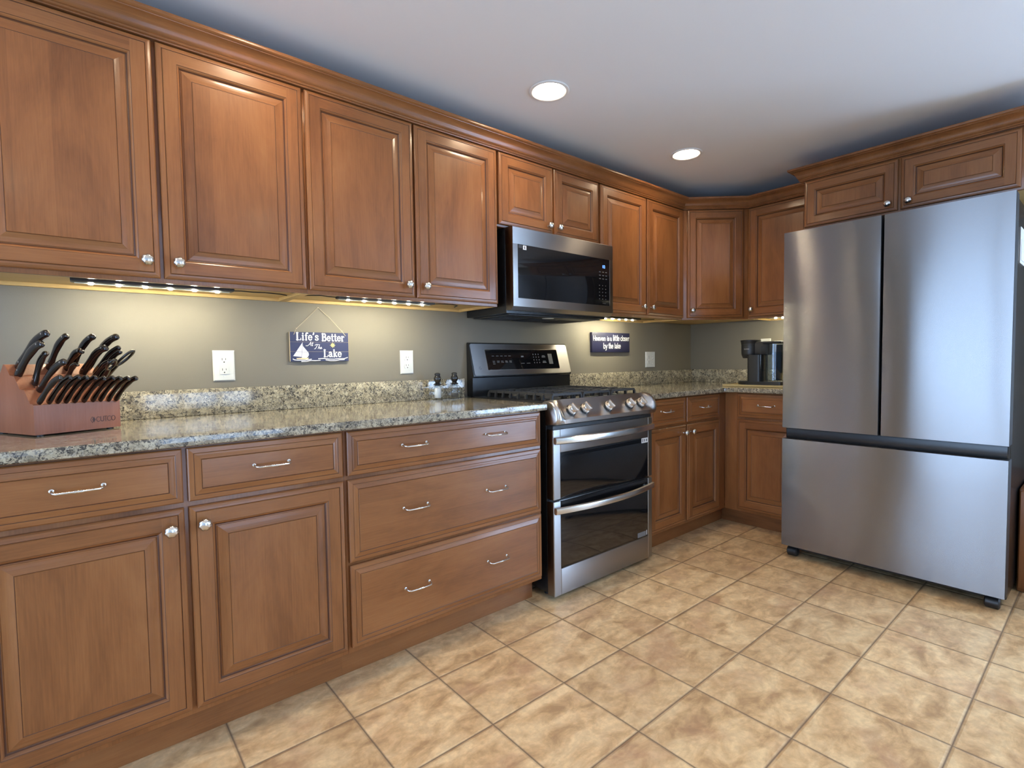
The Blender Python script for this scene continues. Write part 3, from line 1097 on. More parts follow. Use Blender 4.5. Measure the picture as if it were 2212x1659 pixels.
# control manifold with a dished face
PE = [(-.600, .9195), (-.632, .9255), (-.660, .9170), (-.681, .9010), (-.693, .8800), (-.699, .8570), (-.700, .8370), (-.690, .8190), (-.655, .8090)]
PM = [(-.600, .9195), (-.632, .9250), (-.646, .9040), (-.659, .8840), (-.673, .8640), (-.684, .8480), (-.703, .8390), (-.699, .8205), (-.655, .8090)]
loops = []
xs = [R1 - .002, R1 + .0008, R1 + .006, R1 + .014, R1 + .024, R1 + .036, R1 + .050, R1 + .066, R1 + .084]
xs = xs + [R1 + .2, (R1 + R2) / 2, R2 - .2] + [R1 + R2 - x for x in xs[::-1]]
for x in xs:
    q = min(x - R1, R2 - x)
    s_ = max(0, min(1, (q - .016) / .055))
    s_ = s_ * s_ * (3 - 2 * s_)
    rnd = max(0, min(1, (q + .002) / .016))
    sh = 1 - .10 * (1 - rnd) ** 2
    loop = []
    for (a, b), (c, d_) in zip(PE, PM):
        y, z = a + (c - a) * s_, b + (d_ - b) * s_
        loop.append((x, -.62 + (y + .62) * sh, .865 + (z - .865) * sh))
    loop += [(x, -.6192, .809), (x, -.6192, .9040), (x, -.600, .9040)]
    loops.append(loop)
mb = MB().loft(loops)
t.part('control_manifold', mb, M_MANI, angle=50)
mb = MB().box(R1 + .004, R2 - .004, -.660, -.6192, .793, .8085)
t.part('vent_gap', mb, M_PLAST)
KA = Vector((0, -.82, .57)).normalized()
for kx in (-2.143, -2.050, -1.877, -1.708, -1.613):
    o = Vector((kx, -.6665, .8735))
    mb = MB().lathe([(.027, -.001), (.027, .004), (.0245, .006)], o, KA, 28)
    b_ = t.part('knob_bezel', mb, M_BLACK)
    mb = MB().lathe([(.0235, .0062), (.0250, .0075), (.0250, .014), (.0242, .0155), (.0225, .0165), (.0215, .026), (.0200, .0285), (.0, .0290)], o, KA, 28)
    s0 = len(mb.v)
    mb.box(-.0065, .0065, -.0215, .0215, 0, .0165, .003)
    e2 = Vector((1, 0, 0))
    e1 = KA.cross(e2)
    tw = math.radians(24)
    a1, a2 = e2 * math.cos(tw) + e1 * math.sin(tw), -e2 * math.sin(tw) + e1 * math.cos(tw)
    mb.move(lambda p: o + KA * (.0205 + p.z) + a1 * p.x + a2 * p.y, s0)
    t.part('knob', mb, M_KNOB)

# grates: three cast-iron sections
gw = (R2 - R1 - .11) / 3
for g in range(3):
    x0 = R1 + .055 + gw * g + .003
    x1 = x0 + gw - .006
    mb = MB()
    yb_, yf_ = -.115, -.595
    zt, zb_ = .9510, .9178

    def bar(p, q, ww=.0055):
        p, q = Vector(p), Vector(q)
        d = (q - p).normalized()
        n = Vector((-d.y, d.x, 0)) * ww
        mb.loft([[p - n + Vector((0, 0, -.012)), p + n + Vector((0, 0, -.012)), p + n * .7, p - n * .7],
                 [q - n + Vector((0, 0, -.012)), q + n + Vector((0, 0, -.012)), q + n * .7, q - n * .7]])

    def leg(x, y, sx):
        mb.loft([[(x - .0055, y - .006, zb_), (x + .0055, y - .006, zb_), (x + .0055, y + .006, zb_), (x - .0055, y + .006, zb_)],
                 [(x - .005 + sx * .002, y - .0055, .938), (x + .005 + sx * .002, y - .0055, .938), (x + .005 + sx * .002, y + .0055, .938), (x - .005 + sx * .002, y + .0055, .938)],
                 [(x - .004 + sx * .010, y - .005, .949), (x + .006 + sx * .010, y - .005, .949), (x + .006 + sx * .010, y + .005, .949), (x - .004 + sx * .010, y + .005, .949)]])
    ny = 9
    for k in range(ny):
        y = yb_ + (yf_ - yb_) * k / (ny - 1)
        leg(x0 + .004, y, 1)
        leg(x1 - .004, y, -1)
        if k in (0, 4, 8):
            bar((x0 + .008, y, zt), (x1 - .008, y, zt))
        else:
            bar((x0 + .008, y, zt), (x0 + .072, y, zt))
            bar((x1 - .008, y, zt), (x1 - .072, y, zt))
    for x in (x0 + .014, x1 - .014):
        bar((x, yb_, zt - .0006), (x, yf_, zt - .0006), .0065)
    xm = (x0 + x1) / 2
    bar((xm, yb_, zt - .0003), (xm, yb_ - .055, zt - .0003))
    bar((xm, yf_, zt - .0003), (xm, yf_ + .055, zt - .0003))
    bar((xm, -.355 + .05, zt - .0003), (xm, -.355 - .05, zt - .0003))
    t.part('grate', mb, M_IRON)
for bx_, by_, br in ((R1 + .055 + gw / 2, -.235, .040), (R1 + .055 + gw / 2, -.475, .047), ((R1 + R2) / 2, -.355, .055), (R2 - .055 - gw / 2, -.235, .040), (R2 - .055 - gw / 2, -.475, .050)):
    mb = MB().lathe([(br + .012, .9177), (br + .012, .9205), (br + .002, .923), (br, .930), (br - .004, .9345), (0, .9355)], (bx_, by_, 0), 'z', 28)
    t.part('burner', mb, M_IRON)

# backguard
BGP = [(-.0305, .900), (-.0305, 1.2030), (-.0340, 1.2090), (-.0400, 1.2095), (-.0450, 1.2060), (-.0935, 1.0320), (-.0930, 1.0230), (-.0870, 1.0170), (-.0580, 1.0170), (-.0570, .9180), (-.0570, .900)]
mb = MB().prism([(a + .0295, b) for a, b in [(-.0305, .918), (-.0305, 1.2030), (-.0340, 1.2090), (-.0400, 1.2095), (-.0450, 1.2060), (-.0935, 1.0320), (-.0930, 1.0230), (-.0870, 1.0170), (-.0840, 1.0170), (-.0840, .918)]], 'x', R1, R2)
mb.move(lambda p: Vector((p.x, p.y - .0010 - (.0 if p.y > -.03 else 0), p.z)))
bgd = t.part('backguard', mb, M_BLACK)
# tilted steel face: frame from lower edge to upper edge
bl, bt_ = Vector((0, -.0650, 1.0320)), Vector((0, -.0165, 1.2060))
bd = (bt_ - bl).normalized()
bn = Vector((0, -bd.z, bd.y))
BL = (bt_ - bl).length


def BGF(a, b, d):
    p = bl + bd * b + bn * d
    return (a, p.y, p.z)


def round_rect(x0, x1, z0, z1, r, n=5):
    out = []
    for cx, cz, a0 in ((x1 - r, z1 - r, 0), (x0 + r, z1 - r, 90), (x0 + r, z0 + r, 180), (x1 - r, z0 + r, 270)):
        for i in range(n + 1):
            a = math.radians(a0 + 90 * i / n)
            out.append((cx + r * math.cos(a), cz + r * math.sin(a)))
    return out


def plate(mb, poly, P, d0, d1, mat=0):
    mb.loft([[P(a, b, d0) for a, b in poly], [P(a, b, d1) for a, b in poly]], mat=mat)


mb = MB()
plate(mb, round_rect(R1 + .006, R2 - .002, -.004, BL - .004, .012), BGF, -.001, .0030)
plate(mb, round_rect(R1 + .008, R2 - .004, -.002, BL - .006, .011), BGF, .0028, .0038)
t.part('control_panel', mb, M_STEEL, bgd)
mb = MB()
px0, px1, pz0, pz1 = -2.158, -1.602, .026, .143
plate(mb, round_rect(px0 - .002, px1 + .002, pz0 - .002, pz1 + .002, .006), BGF, .0036, .0042, 1)
plate(mb, round_rect(px0, px1, pz0, pz1, .005), BGF, .0040, .0050, 0)
disp = t.part('display', mb, [M_BGLASS, M_STEEL2], bgd)
mb = MB()
rnd = random.Random(3)
for row, (zz, n0, hh) in enumerate(((.104, 5, .005), (.074, 5, .009), (.058, 1, .004))):
    for k in range(n0):
        x = px0 + .040 + k * .030
        for q in range(2 if hh > .006 else 1):
            rect2(mb, x, x + .016 + rnd.random() * .004, zz - q * .007, zz - q * .007 + .0032, BGF, .0053)
for r_ in range(4):
    for c_ in range(3):
        rect2(mb, px1 - .205 + c_ * .021, px1 - .205 + c_ * .021 + .005, .060 + r_ * .017, .060 + r_ * .017 + .007, BGF, .0053)
for r_ in range(2):
    rect2(mb, px1 - .135, px1 - .105, .062 + r_ * .034, .066 + r_ * .034, BGF, .0053)
    rect2(mb, px1 - .132, px1 - .108, .070 + r_ * .034, .073 + r_ * .034, BGF, .0053)
for xx in (px1 - .31, px1 - .265):
    rect2(mb, xx, xx + .028, .059, .062, BGF, .0053)
rect2(mb, px1 - .300, px1 - .280, .098, .106, BGF, .0053)
rect2(mb, px1 - .082, px1 - .048, .054, .118, BGF, .0053, 1)
t.part('key_lettering', mb, [M_GREY, simple('key_patch', (.09, .09, .095), .4)], disp)
mb = MB()
ex, ez = R1 + .050, .038
stroke(mb, arc(ex, ez, .0075, .0075, 60, 360, 20), .0010, BGF, .0042)
stroke(mb, [(ex, ez + .0035), (ex, ez - .0035), (ex + .003, ez - .0035)], .0008, BGF, .0042)
stroke(mb, [(ex - .003, ez + .002), (ex - .0028, ez + .002)], .0010, BGF, .0042)
t.part('emblem', mb, M_GREY, bgd)

# ------------------------------------------------------------------ microwave
MX0, MX1, MY = -2.2547, -1.4987, -.3964
t = Thing('microwave', 'over-the-range stainless steel microwave with a black glass door', 'microwave', ((MX0 + MX1) / 2, -.17, 1.342))
mb = MB().box(MX0 + .001, MX1 - .001, -.3380, -.0005, 1.3435, 1.7635, .002)
t.part('body', mb, M_BLACK)
mb = MB()
dpoly = [(-.3385, 1.7610), (-.3900, 1.7610), (MY, 1.7570), (MY, 1.3740), (-.3790, 1.3570), (-.3385, 1.3570)]
n0 = 0
gx0, gx1, gz0, gz1 = -2.2228, -1.5267, 1.4145, 1.6765
mb.prism([(-.3386, 1.7610), (-.3900, 1.7610), (MY, 1.7565), (MY, gz1), (-.3386, gz1)], 'x', MX0, MX1)
mb.prism([(-.3386, gz0), (MY, gz0), (MY, 1.3740), (-.3790, 1.3570), (-.3386, 1.3570)], 'x', MX0, MX1)
mb.box(MX0, gx0, MY, -.3386, gz0 - .0005, gz1 + .0005, .0008)
mb.box(gx1, MX1, MY, -.3386, gz0 - .0005, gz1 + .0005, .0008)
dr = t.part('door', mb, M_STEEL)
mb = MB().box(gx0 + .0003, gx1 - .0003, MY + .0010, -.3700, gz0 + .0003, gz1 - .0003, .0008)
t.part('glass', mb, M_BGLASS, dr)
MF = lambda a, b, d: (a, MY + .0010 - d, b)
mb = MB()
for k in range(9):
    for c_ in range(3):
        if k < 3 or k > 3:
            x = -1.618 + c_ * .027
            z = 1.600 - k * .019
            rect2(mb, x, x + (.014 if k < 3 else .005), z, z + .004, MF, .0004)
rect2(mb, -1.590, -1.560, 1.4250, 1.4265, MF, .0004)
t.part('key_lettering', mb, M_GREY, dr)
mb = MB()
for seg in ([(-1.587, 1.640), (-1.587, 1.626)],
            [(-1.578, 1.640), (-1.569, 1.640), (-1.569, 1.626), (-1.578, 1.626), (-1.578, 1.640)]):
    stroke(mb, seg, .0011, MF, .0004)
t.part('clock_digits', mb, M_CLOCK, dr, label='blue glowing clock digits')
mb = MB()
rect2(mb, -2.1885, -2.1660, 1.6530, 1.6735, MF, .0004, 0)
rect2(mb, -2.1815, -2.1735, 1.6570, 1.6700, MF, .0006, 1)
rect2(mb, -2.2170, -2.1930, 1.6590, 1.6740, MF, .0004, 2)
t.part('sticker', mb, [M_LABEL, M_GREY, simple('faint_sticker', (.04, .04, .045), .4)], dr, label='small white sticker')
mb = MB().box(MX0 + .03, MX1 - .03, -.325, -.02, 1.3370, 1.3433, .002)
un = t.part('underside_tray', mb, M_DARK)
for x0, x1 in ((MX0 + .06, -2.02), (-1.98, -1.78), (-1.74, MX1 - .06)):
    mb = MB().box(x0, x1, -.21, -.05, 1.3345, 1.3368, .001)
    for k in range(12):
        y = -.205 + k * .0135
        mb.box(x0 + .004, x1 - .004, y, y + .004, 1.3333, 1.3344)
    t.part('filter', mb, M_DARK, un)
mb = MB().lathe([(.0, 1.3340), (.030, 1.3345), (.034, 1.3369)], (-1.90, -.27, 0), 'z', 24)
t.part('cooktop_lamp', mb, M_LEDBAR, un)

# ------------------------------------------------------------------ refrigerator
FX = -.9276
Y1, Y2, Y3, Y4 = -1.1084, -1.5526, -1.5633, -2.0164
t = Thing('refrigerator', 'large stainless steel French-door refrigerator with bottom freezer', 'refrigerator', (-.48, (Y1 + Y4) / 2, 0))
mb = MB().box(-.8380, -.060, Y4 + .004, Y1 - .004, .035, 1.7660, .004)
t.part('body', mb, M_BLACK)


def fdoor(name, y0, y1, z0, z1, label=None):
    mb = MB()
    mb.box(FX + .004, -.8420, y0, y1, z0, z1, .004, 1)
    # front skin, gently crowned
    n, m_ = 8, 8
    rowsv = []
    for k in range(m_ + 1):
        row = []
        for i in range(n + 1):
            y = y0 + .0012 + (y1 - y0 - .0024) * i / n
            z = z0 + .0012 + (z1 - z0 - .0024) * k / m_
            row.append((FX + (.0020 if i in (0, n) or k in (0, m_) else 0), y, z))
        rowsv.append(mb.pts(row))
    for k in range(m_):
        for i in range(n):
            mb.face((rowsv[k][i], rowsv[k][i + 1], rowsv[k + 1][i + 1], rowsv[k + 1][i]))
    ring = [rowsv[0][i] for i in range(n)] + [rowsv[k][n] for k in range(m_)] + [rowsv[m_][i] for i in range(n, 0, -1)] + [rowsv[k][0] for k in range(m_, 0, -1)]
    back = mb.pts([(FX + .0060, mb.v[q][1], mb.v[q][2]) for q in ring])
    L = len(ring)
    for k in range(L):
        mb.face((ring[k], ring[(k + 1) % L], back[(k + 1) % L], back[k]))
    return t.part(name, mb, [M_FRIDGE, M_DARK], label=label, angle=25)


fdoor('door', Y2, Y1, .7190, 1.7781, 'left upper refrigerator door')
fdoor('door', Y4, Y3, .7190, 1.7781, 'right upper refrigerator door')
fdoor('freezer_drawer', Y4, Y1, .0654, .6600, 'wide freezer drawer')
mb = MB().box(-.8900, -.8385, Y4 + .006, Y1 - .006, .6605, .7185, .003)
t.part('handle_recess', mb, M_BLACK)
mb = MB().box(-.862, -.8385, Y4 + .02, Y1 - .02, .036, .0650, .002)
t.part('kick_grille', mb, M_PLAST)
for y in (-1.1500, -1.9720):
    mb = MB().lathe([(.020, -.026), (.0265, -.021), (.0265, .021), (.020, .026)], (-.872, y, .0268), 'y', 20)
    mb.box(-.882, -.850, y - .018, y + .018, .034, .060, .002)
    t.part('roller', mb, M_PLAST)
for y in (Y1 - .05, Y4 + .05):
    mb = MB().box(-.835, -.74, y - .03, y + .03, 1.7662, 1.7860, .005)
    t.part('hinge_cover', mb, M_DARK)

# ------------------------------------------------------------------ things right of the refrigerator
t = Thing('side_cabinet', 'low brown wooden cabinet at the floor right of the refrigerator', 'cabinet', (-.30, -2.30, 0))
t.part('body', MB().box(-.572, -.010, -2.62, -2.0185, .0005, .482, .004), M_WV)
t.part('door', MB().box(-.590, -.5725, -2.612, -2.0215, .020, .474, .004), M_WV)
mb = MB().box(-.755, -.615, -2.0160, -2.0125, 1.500, 1.655, .001)
mb.box(-.750, -.620, -2.0185, -2.0161, 1.512, 1.600, .0008)
single('paper_note', mb, M_LABEL, 'white paper notes stuck on the dark right side of the refrigerator', 'paper', (-.685, -2.0125, 1.58))

# ------------------------------------------------------------------ under-cabinet light bars
def light_bar(label, x0, y, z, cords, rot=0.0, ln=.455, n=6, lm=.050):
    t = Thing('under_cabinet_light', label, 'light', (x0 + ln / 2, y, z), 'under-cabinet light bars', rot)
    mb = MB().box(x0, x0 + ln, y - .026, y + .022, z - .0115, z - .0002, .003)
    hs = t.part('housing', mb, M_PLAST)
    t.part('diffuser', MB().box(x0 + .010, x0 + ln - .010, y + .004, y + .020, z - .0135, z - .0118, .0006), M_LEDBAR, hs)
    for k in range(n):
        x = x0 + lm + (ln - 2 * lm) * k / (n - 1)
        mb = MB().lathe([(.0062, -.0012), (.0062, .0002), (.0035, .0007), (0, .0009)], (x, y + .012, z - .0148), Vector((0, .34, -.94)), 16)
        t.part('led', mb, M_LED, hs)
    for c in cords:
        t.part('cord', MB().tube([Vector(q) for q in c], .0022, 6), M_PLAST, hs)
    return t


ZU = 1.3839
light_bar('long light bar with six bright lights above the knife block', -3.895, -.205, ZU,
          [[(-3.44, -.205, ZU - .006), (-3.415, -.208, ZU - .005), (-3.37, -.190, ZU - .004), (-3.33, -.200, ZU - .004), (-3.27, -.175, ZU - .0025), (-3.236, -.15, ZU - .0025)]])
light_bar('light bar with six bright lights above the duplex outlet and left of the microwave', -3.060, -.225, ZU,
          [[(-3.06, -.225, ZU - .006), (-3.09, -.215, ZU - .004), (-3.13, -.235, ZU - .004), (-3.17, -.20, ZU - .003), (-3.19, -.17, ZU - .003)],
           [(-2.605, -.225, ZU - .006), (-2.57, -.23, ZU - .004), (-2.50, -.24, ZU - .004), (-2.45, -.20, ZU - .003), (-2.42, -.13, ZU - .003)]])
light_bar('light bar with six bright lights above the dark navy sign', -1.395, -.165, ZU,
          [[(-.940, -.165, ZU - .006), (-.90, -.17, ZU - .004), (-.84, -.19, ZU - .004), (-.79, -.19, ZU - .003)]])
light_bar('light bar partly hidden by the refrigerator, above the coffee maker', .735, -.265, ZU,
          [[(.735, -.265, ZU - .006), (.71, -.262, ZU - .004), (.68, -.27, ZU - .003)]], RIGHT, ln=.33)

# ------------------------------------------------------------------ wall plates
def wall_plate(name, label, cat, xc, zc, wd, ht, kinds, rot=0.0, group='white wall plates'):
    t = Thing(name, label, cat, (xc, 0, zc), group, rot)
    mb = MB()
    x0, x1, z0, z1 = xc - wd / 2, xc + wd / 2, zc - ht / 2, zc + ht / 2
    mb.loft([[(a, -.0004, b) for a, b in ((x0, z0), (x1, z0), (x1, z1), (x0, z1))], [(a, -.0030, b) for a, b in ((x0, z0), (x1, z0), (x1, z1), (x0, z1))],
             [(a, -.0060, b) for a, b in ((x0 + .004, z0 + .004), (x1 - .004, z0 + .004), (x1 - .004, z1 - .004), (x0 + .004, z1 - .004))]])
    t.part('plate', mb, M_OUTLET, smooth=False)
    P = lambda a, b, d: (a, -.0060 - d, b)

    def slots(cx, cz):
        mb = MB()
        rect2(mb, cx - .0075, cx - .0055, cz, cz + .0085, P, .0031)
        rect2(mb, cx + .0050, cx + .0068, cz + .001, cz + .0080, P, .0031)
        mb.face(mb.pts([P(cx + .0026 * math.cos(a * PI / 6), cz - .0075 + .0026 * math.sin(a * PI / 6), .0031) for a in range(12)]))
        return mb
    for k, cx in kinds:
        if k == 'duplex':
            for s_ in (1, -1):
                cz = zc + s_ * .0195
                mb = MB()
                poly = [(cx + .0172 * math.cos(a), cz + max(-.0125, min(.0125, .0172 * math.sin(a)))) for a in [2 * PI * i / 28 for i in range(28)]]
                plate(mb, poly, P, -.0005, .0028)
                r_ = t.part('receptacle', mb, M_OUTLET)
                t.part('slots', slots(cx, cz), M_SLOT, r_)
        elif k == 'gfci':
            mb = MB()
            plate(mb, round_rect(cx - .0165, cx + .0165, zc - .0335, zc + .0335, .002), P, -.0005, .0028)
            r_ = t.part('receptacle', mb, M_OUTLET)
            t.part('slots', slots(cx, zc + .0215), M_SLOT, r_)
            t.part('slots', slots(cx, zc - .0195), M_SLOT, r_)
            mb = MB()
            for s_ in (.0045, -.0035):
                plate(mb, round_rect(cx - .0075, cx + .0075, zc + s_ - .0025, zc + s_ + .0025, .0008), P, .0026, .0042)
            t.part('test_button', mb, M_OUTLET, r_)
        elif k == 'toggle':
            mb = MB()
            mb.loft([[P(cx - .005, zc - .012, -.0005), P(cx + .005, zc - .012, -.0005), P(cx + .005, zc + .012, -.0005), P(cx - .005, zc + .012, -.0005)],
                     [P(cx - .004, zc + .002, .0005), P(cx + .004, zc + .002, .0005), P(cx + .004, zc + .010, .0005), P(cx - .004, zc + .010, .0005)],
                     [P(cx - .0035, zc + .009, .0100), P(cx + .0035, zc + .009, .0100), P(cx + .0035, zc + .0145, .0085), P(cx - .0035, zc + .0145, .0085)]])
            t.part('toggle', mb, M_OUTLET)
        mb = MB()
        for zz in ((zc,) if k == 'duplex' else (zc + .0415, zc - .0415)) if k != 'toggle' else (zc + .030, zc - .030):
            mb.lathe([(.0032, 0), (.0030, .0010), (0, .0012)], (cx, -.0060, zz), '-y', 10)
        t.part('screw', mb, M_WHITE)
    return t


wall_plate('electrical_outlet', 'white outlet with test buttons on the wall right of the knife block', 'outlet', -3.4405, 1.1045, .078, .1215, [('gfci', -3.4405)])
wall_plate('electrical_outlet', 'white duplex outlet on the wall above the glass shakers', 'outlet', -2.6262, 1.1080, .0725, .117, [('duplex', -2.6262)])
wall_plate('light_switch', 'wide white wall plate with one toggle switch beside a duplex outlet near the corner', 'switch', -.570, 1.1018, .118, .117, [('duplex', -.593), ('toggle', -.547)])
wall_plate('electrical_outlet', 'white wall plate partly hidden behind the black coffee maker', 'outlet', .610, 1.185, .0725, .117, [('duplex', .610)], RIGHT)

# ------------------------------------------------------------------ lake sign on a string
SX0, SX1, SZ0, SZ1 = -3.1885, -2.9290, 1.1175, 1.2450
t = Thing('hanging_sign', "blue plank sign reading Life's Better At The Lake hung on twine", 'sign', ((SX0 + SX1) / 2, -.002, SZ0))
SW, SH = SX1 - SX0, SZ1 - SZ0
mb = MB()
for k, (a, b) in enumerate(((0, .333), (.338, .664), (.669, 1))):
    mb.box(SX0, SX1, -.0130, -.0035, SZ0 + SH * a, SZ0 + SH * b, .0008)
mb.box(SX0 + .001, SX1 - .001, -.0115, -.0032, SZ0 + .001, SZ1 - .001)
for i, fc in enumerate(mb.f):
    ysx = [mb.v[q][1] for q in fc]
    mb.m[i] = 0 if max(ysx) < -.0122 else 1
board = t.part('board', mb, [M_NAVY, M_CREAM], smooth=False)
SP = lambda u, v, d: (SX0 + u * 1.0, -.0130 - d, SZ1 - v)      # u, v in metres from the upper left corner


def SF(a, b, d):
    return (SX0 + a, -.0130 - d, SZ0 + b)


def su(X):
    return (X - 72) / 1540 * SW


def sv(Y):
    return SH - (Y - 782) / 752 * SH


mb = MB()
write(mb, "Life's", su(228), sv(988), .0320, .076, SF, slab_=True, fit=su(805) - su(228), gap=.03)
write(mb, 'Better', su(880), sv(1002), .0320, .076, SF, slab_=True, fit=su(1490) - su(880), gap=.03)
write(mb, 'Lake', su(918), sv(1420), .0315, .076, SF, slab_=True, fit=su(1412) - su(918), gap=.03)
t.part('lettering', mb, M_LETTER, board)
mb = MB()


def poly_stroke(mb, pts, hw, mat=0):
    stroke(mb, [(su(a), sv(b)) for a, b in pts], hw, SF, .0007, mat)


poly_stroke(mb, [(470, 1130), (500, 1135), (545, 1110), (580, 1065), (600, 1025), (598, 1080), (590, 1128)], .0009)
poly_stroke(mb, [(545, 1095), (600, 1085)], .0007)
poly_stroke(mb, [(650, 1040), (630, 1100), (618, 1128), (635, 1130), (645, 1120)], .0012)
poly_stroke(mb, [(618, 1070), (660, 1068)], .0007)
poly_stroke(mb, [(700, 1120), (735, 1095), (805, 1100)], .0011)
poly_stroke(mb, [(765, 1102), (735, 1170), (710, 1205), (685, 1210)], .0012)
poly_stroke(mb, [(825, 1100), (800, 1160), (780, 1205)], .0011)
poly_stroke(mb, [(795, 1175), (815, 1160), (825, 1165), (815, 1195), (822, 1208), (835, 1200)], .0010)
poly_stroke(mb, [(845, 1192), (872, 1180), (870, 1165), (852, 1170), (842, 1192), (850, 1210), (885, 1195)], .0010)
t.part('script_lettering', mb, M_LETTER, board)
mb = MB()


def poly_face(mb, pts, th, mat=0):
    mb.face(mb.pts([SF(su(a), sv(b), th) for a, b in pts]), mat)


poly_face(mb, [(390, 1040), (350, 1420), (145, 1395)], .0007)
poly_face(mb, [(388, 1045), (395, 1140), (470, 1235), (530, 1310), (540, 1360), (520, 1410), (480, 1440), (350, 1438), (352, 1422)], .0007)
poly_stroke(mb, [(390, 1055), (352, 1440)], .0005, 1)
poly_stroke(mb, [(215, 1285), (505, 1292)], .0005, 1)
poly_face(mb, [(215, 1445), (540, 1440), (520, 1470), (500, 1482), (240, 1478)], .0009, 2)
t.part('sailboat', mb, [M_SAIL, M_NAVY2, M_CREAM], board)
mb = MB()
cxs, cys = su(1172), sv(1112)
for k in range(8):
    a = PI / 4 * k + PI / 2
    R_ = .0132 if k % 2 == 0 else .0118
    c_, s_ = math.cos(a), math.sin(a)
    mb.face(mb.pts([SF(cxs + c_ * R_, cys + s_ * R_, .0007), SF(cxs + c_ * .0065 - s_ * .0021, cys + s_ * .0065 + c_ * .0021, .0007), SF(cxs, cys, .0007), SF(cxs + c_ * .0065 + s_ * .0021, cys + s_ * .0065 - c_ * .0021, .0007)]))
mb.face(mb.pts([SF(cxs + .0056 * math.cos(k * PI / 8), cys + .0056 * math.sin(k * PI / 8), .0009) for k in range(16)]))
t.part('sun', mb, M_SUN, board)
mb = MB()
poly_stroke(mb, [(140, 1470), (170, 1490), (250, 1500), (420, 1502), (520, 1490), (600, 1478)], .0017)
poly_stroke(mb, [(350, 1535), (470, 1535), (580, 1512), (700, 1518), (830, 1508)], .0015)
poly_stroke(mb, [(785, 1468), (920, 1460), (1060, 1478), (1200, 1482), (1330, 1468), (1480, 1470), (1570, 1440)], .0016)
poly_stroke(mb, [(980, 1500), (1100, 1522), (1230, 1522), (1360, 1500), (1480, 1495)], .0016)
t.part('waves', mb, M_LETTER, board)
mb = MB()
tx, tz = -3.0611, 1.3556
pl, pr = (su(175) + SX0, sv(850) + SZ0), (su(1530) + SX0, sv(860) + SZ0)
mb.tube([(pl[0], -.0142, pl[1]), (pl[0] + .010, -.0140, pl[1] + .024), (tx - .05, -.0075, tz - .050), (tx, -.0048, tz), (tx + .05, -.0075, tz - .045), (pr[0] - .016, -.0140, pr[1] + .020), (pr[0], -.0142, pr[1])], .0011, 6)
for (x, z) in ((pl[0] + .011, pl[1] + .026), (pr[0] - .017, pr[1] + .021)):
    mb.lathe([(0, -.0035), (.0028, -.0018), (.0032, 0), (.0026, .002), (0, .0035)], (x, -.0140, z), 'z', 8)
t.part('twine', mb, M_TWINE)
mb = MB().lathe([(.0018, 0), (.0018, .005), (.0032, .0052), (0, .0062)], (tx, -.0004, tz - .001), '-y', 8)
t.part('nail', mb, M_TWINE)

# dark navy sign
NX0, NX1, NZ0, NZ1, NY = -1.2482, -.8430, 1.1565, 1.2910, -.0185
t = Thing('block_sign', 'dark navy block sign reading Heaven is a little closer by the lake', 'sign', ((NX0 + NX1) / 2, 0, NZ0))
mb = MB().box(NX0, NX1, NY, -.0005, NZ0, NZ1, .001)
board = t.part('board', mb, M_NAVY2)
NF = lambda a, b, d: (NX0 + a, NY - d, NZ0 + b)
nw, nh = NX1 - NX0, NZ1 - NZ0
mb = MB()
fx = lambda X: (X - 245) / 1045 * nw
fz = lambda Y: nh - (Y - 245) / 545 * nh
hsz = .0385
write(mb, 'Heaven', fx(272), fz(470), .0310, .070, NF, fit=fx(606) - fx(272), gap=-.02)
write(mb, 'is', fx(640), fz(468), .0310, .070, NF, fit=fx(705) - fx(640), gap=-.02)
write(mb, 'a', fx(728), fz(468), .0310, .070, NF, fit=fx(775) - fx(728))
write(mb, 'little', fx(808), fz(466), hsz, .058, NF, fit=fx(992) - fx(808), gap=-.02)
write(mb, 'closer', fx(1018), fz(464), hsz * .92, .062, NF, fit=fx(1278) - fx(1018), gap=-.02)
write(mb, 'by', fx(538), fz(688), .0370, .062, NF, fit=fx(655) - fx(538), gap=-.02)
write(mb, 'the', fx(680), fz(684), .0370, .062, NF, fit=fx(815) - fx(680), gap=-.02)
write(mb, 'lake', fx(848), fz(682), .0370, .062, NF, fit=fx(1026) - fx(848), gap=-.02)
t.part('lettering', mb, M_LETTER, board)

# ------------------------------------------------------------------ glass shakers (plain ball lids)
def shaker(label, x, y, fill):
    t = Thing('glass_shaker', label, 'shaker', (x, y, ZC), 'glass shakers beside the range')
    o = (x, y, ZC + .0004)
    outer = [(0, 0), (.022, 0), (.025, .002), (.0335, .012), (.0385, .024), (.0400, .036), (.0385, .048), (.0330, .060), (.0250, .068), (.0170, .072), (.0165, .076)]
    inner = [(.0135, .076), (.0138, .071), (.0160, .066), (.0178, .058), (.0180, .014), (.0165, .010), (0, .0095)]
    t.part('globe', MB().lathe(outer + inner, o, 'z', 32), M_GLASS, angle=40)
    ht = .060 if fill is M_SALT else .030
    t.part('contents', MB().lathe([(0, .0105), (.0160, .0110), (.0172, .015), (.0172, ht - .002), (.0165, ht), (0, ht + .001)], o, 'z', 24), fill, label='white salt' if fill is M_SALT else 'dark pepper')
    lid = [(0, .0705), (.0120, .0705), (.0125, .0765), (.0215, .0765), (.0220, .0785), (.0150, .0830), (.0115, .0865), (.0125, .0900), (.0165, .0960), (.0188, .1030), (.0190, .1090), (.0172, .1160),
           (.0135, .1215), (.0125, .1235), (.0140, .1265), (.0150, .1300), (.0140, .1335), (.0100, .1365), (0, .1380)]
    t.part('lid', MB().lathe(lid, o, 'z', 28), M_PLAST_G, angle=60)
    return t


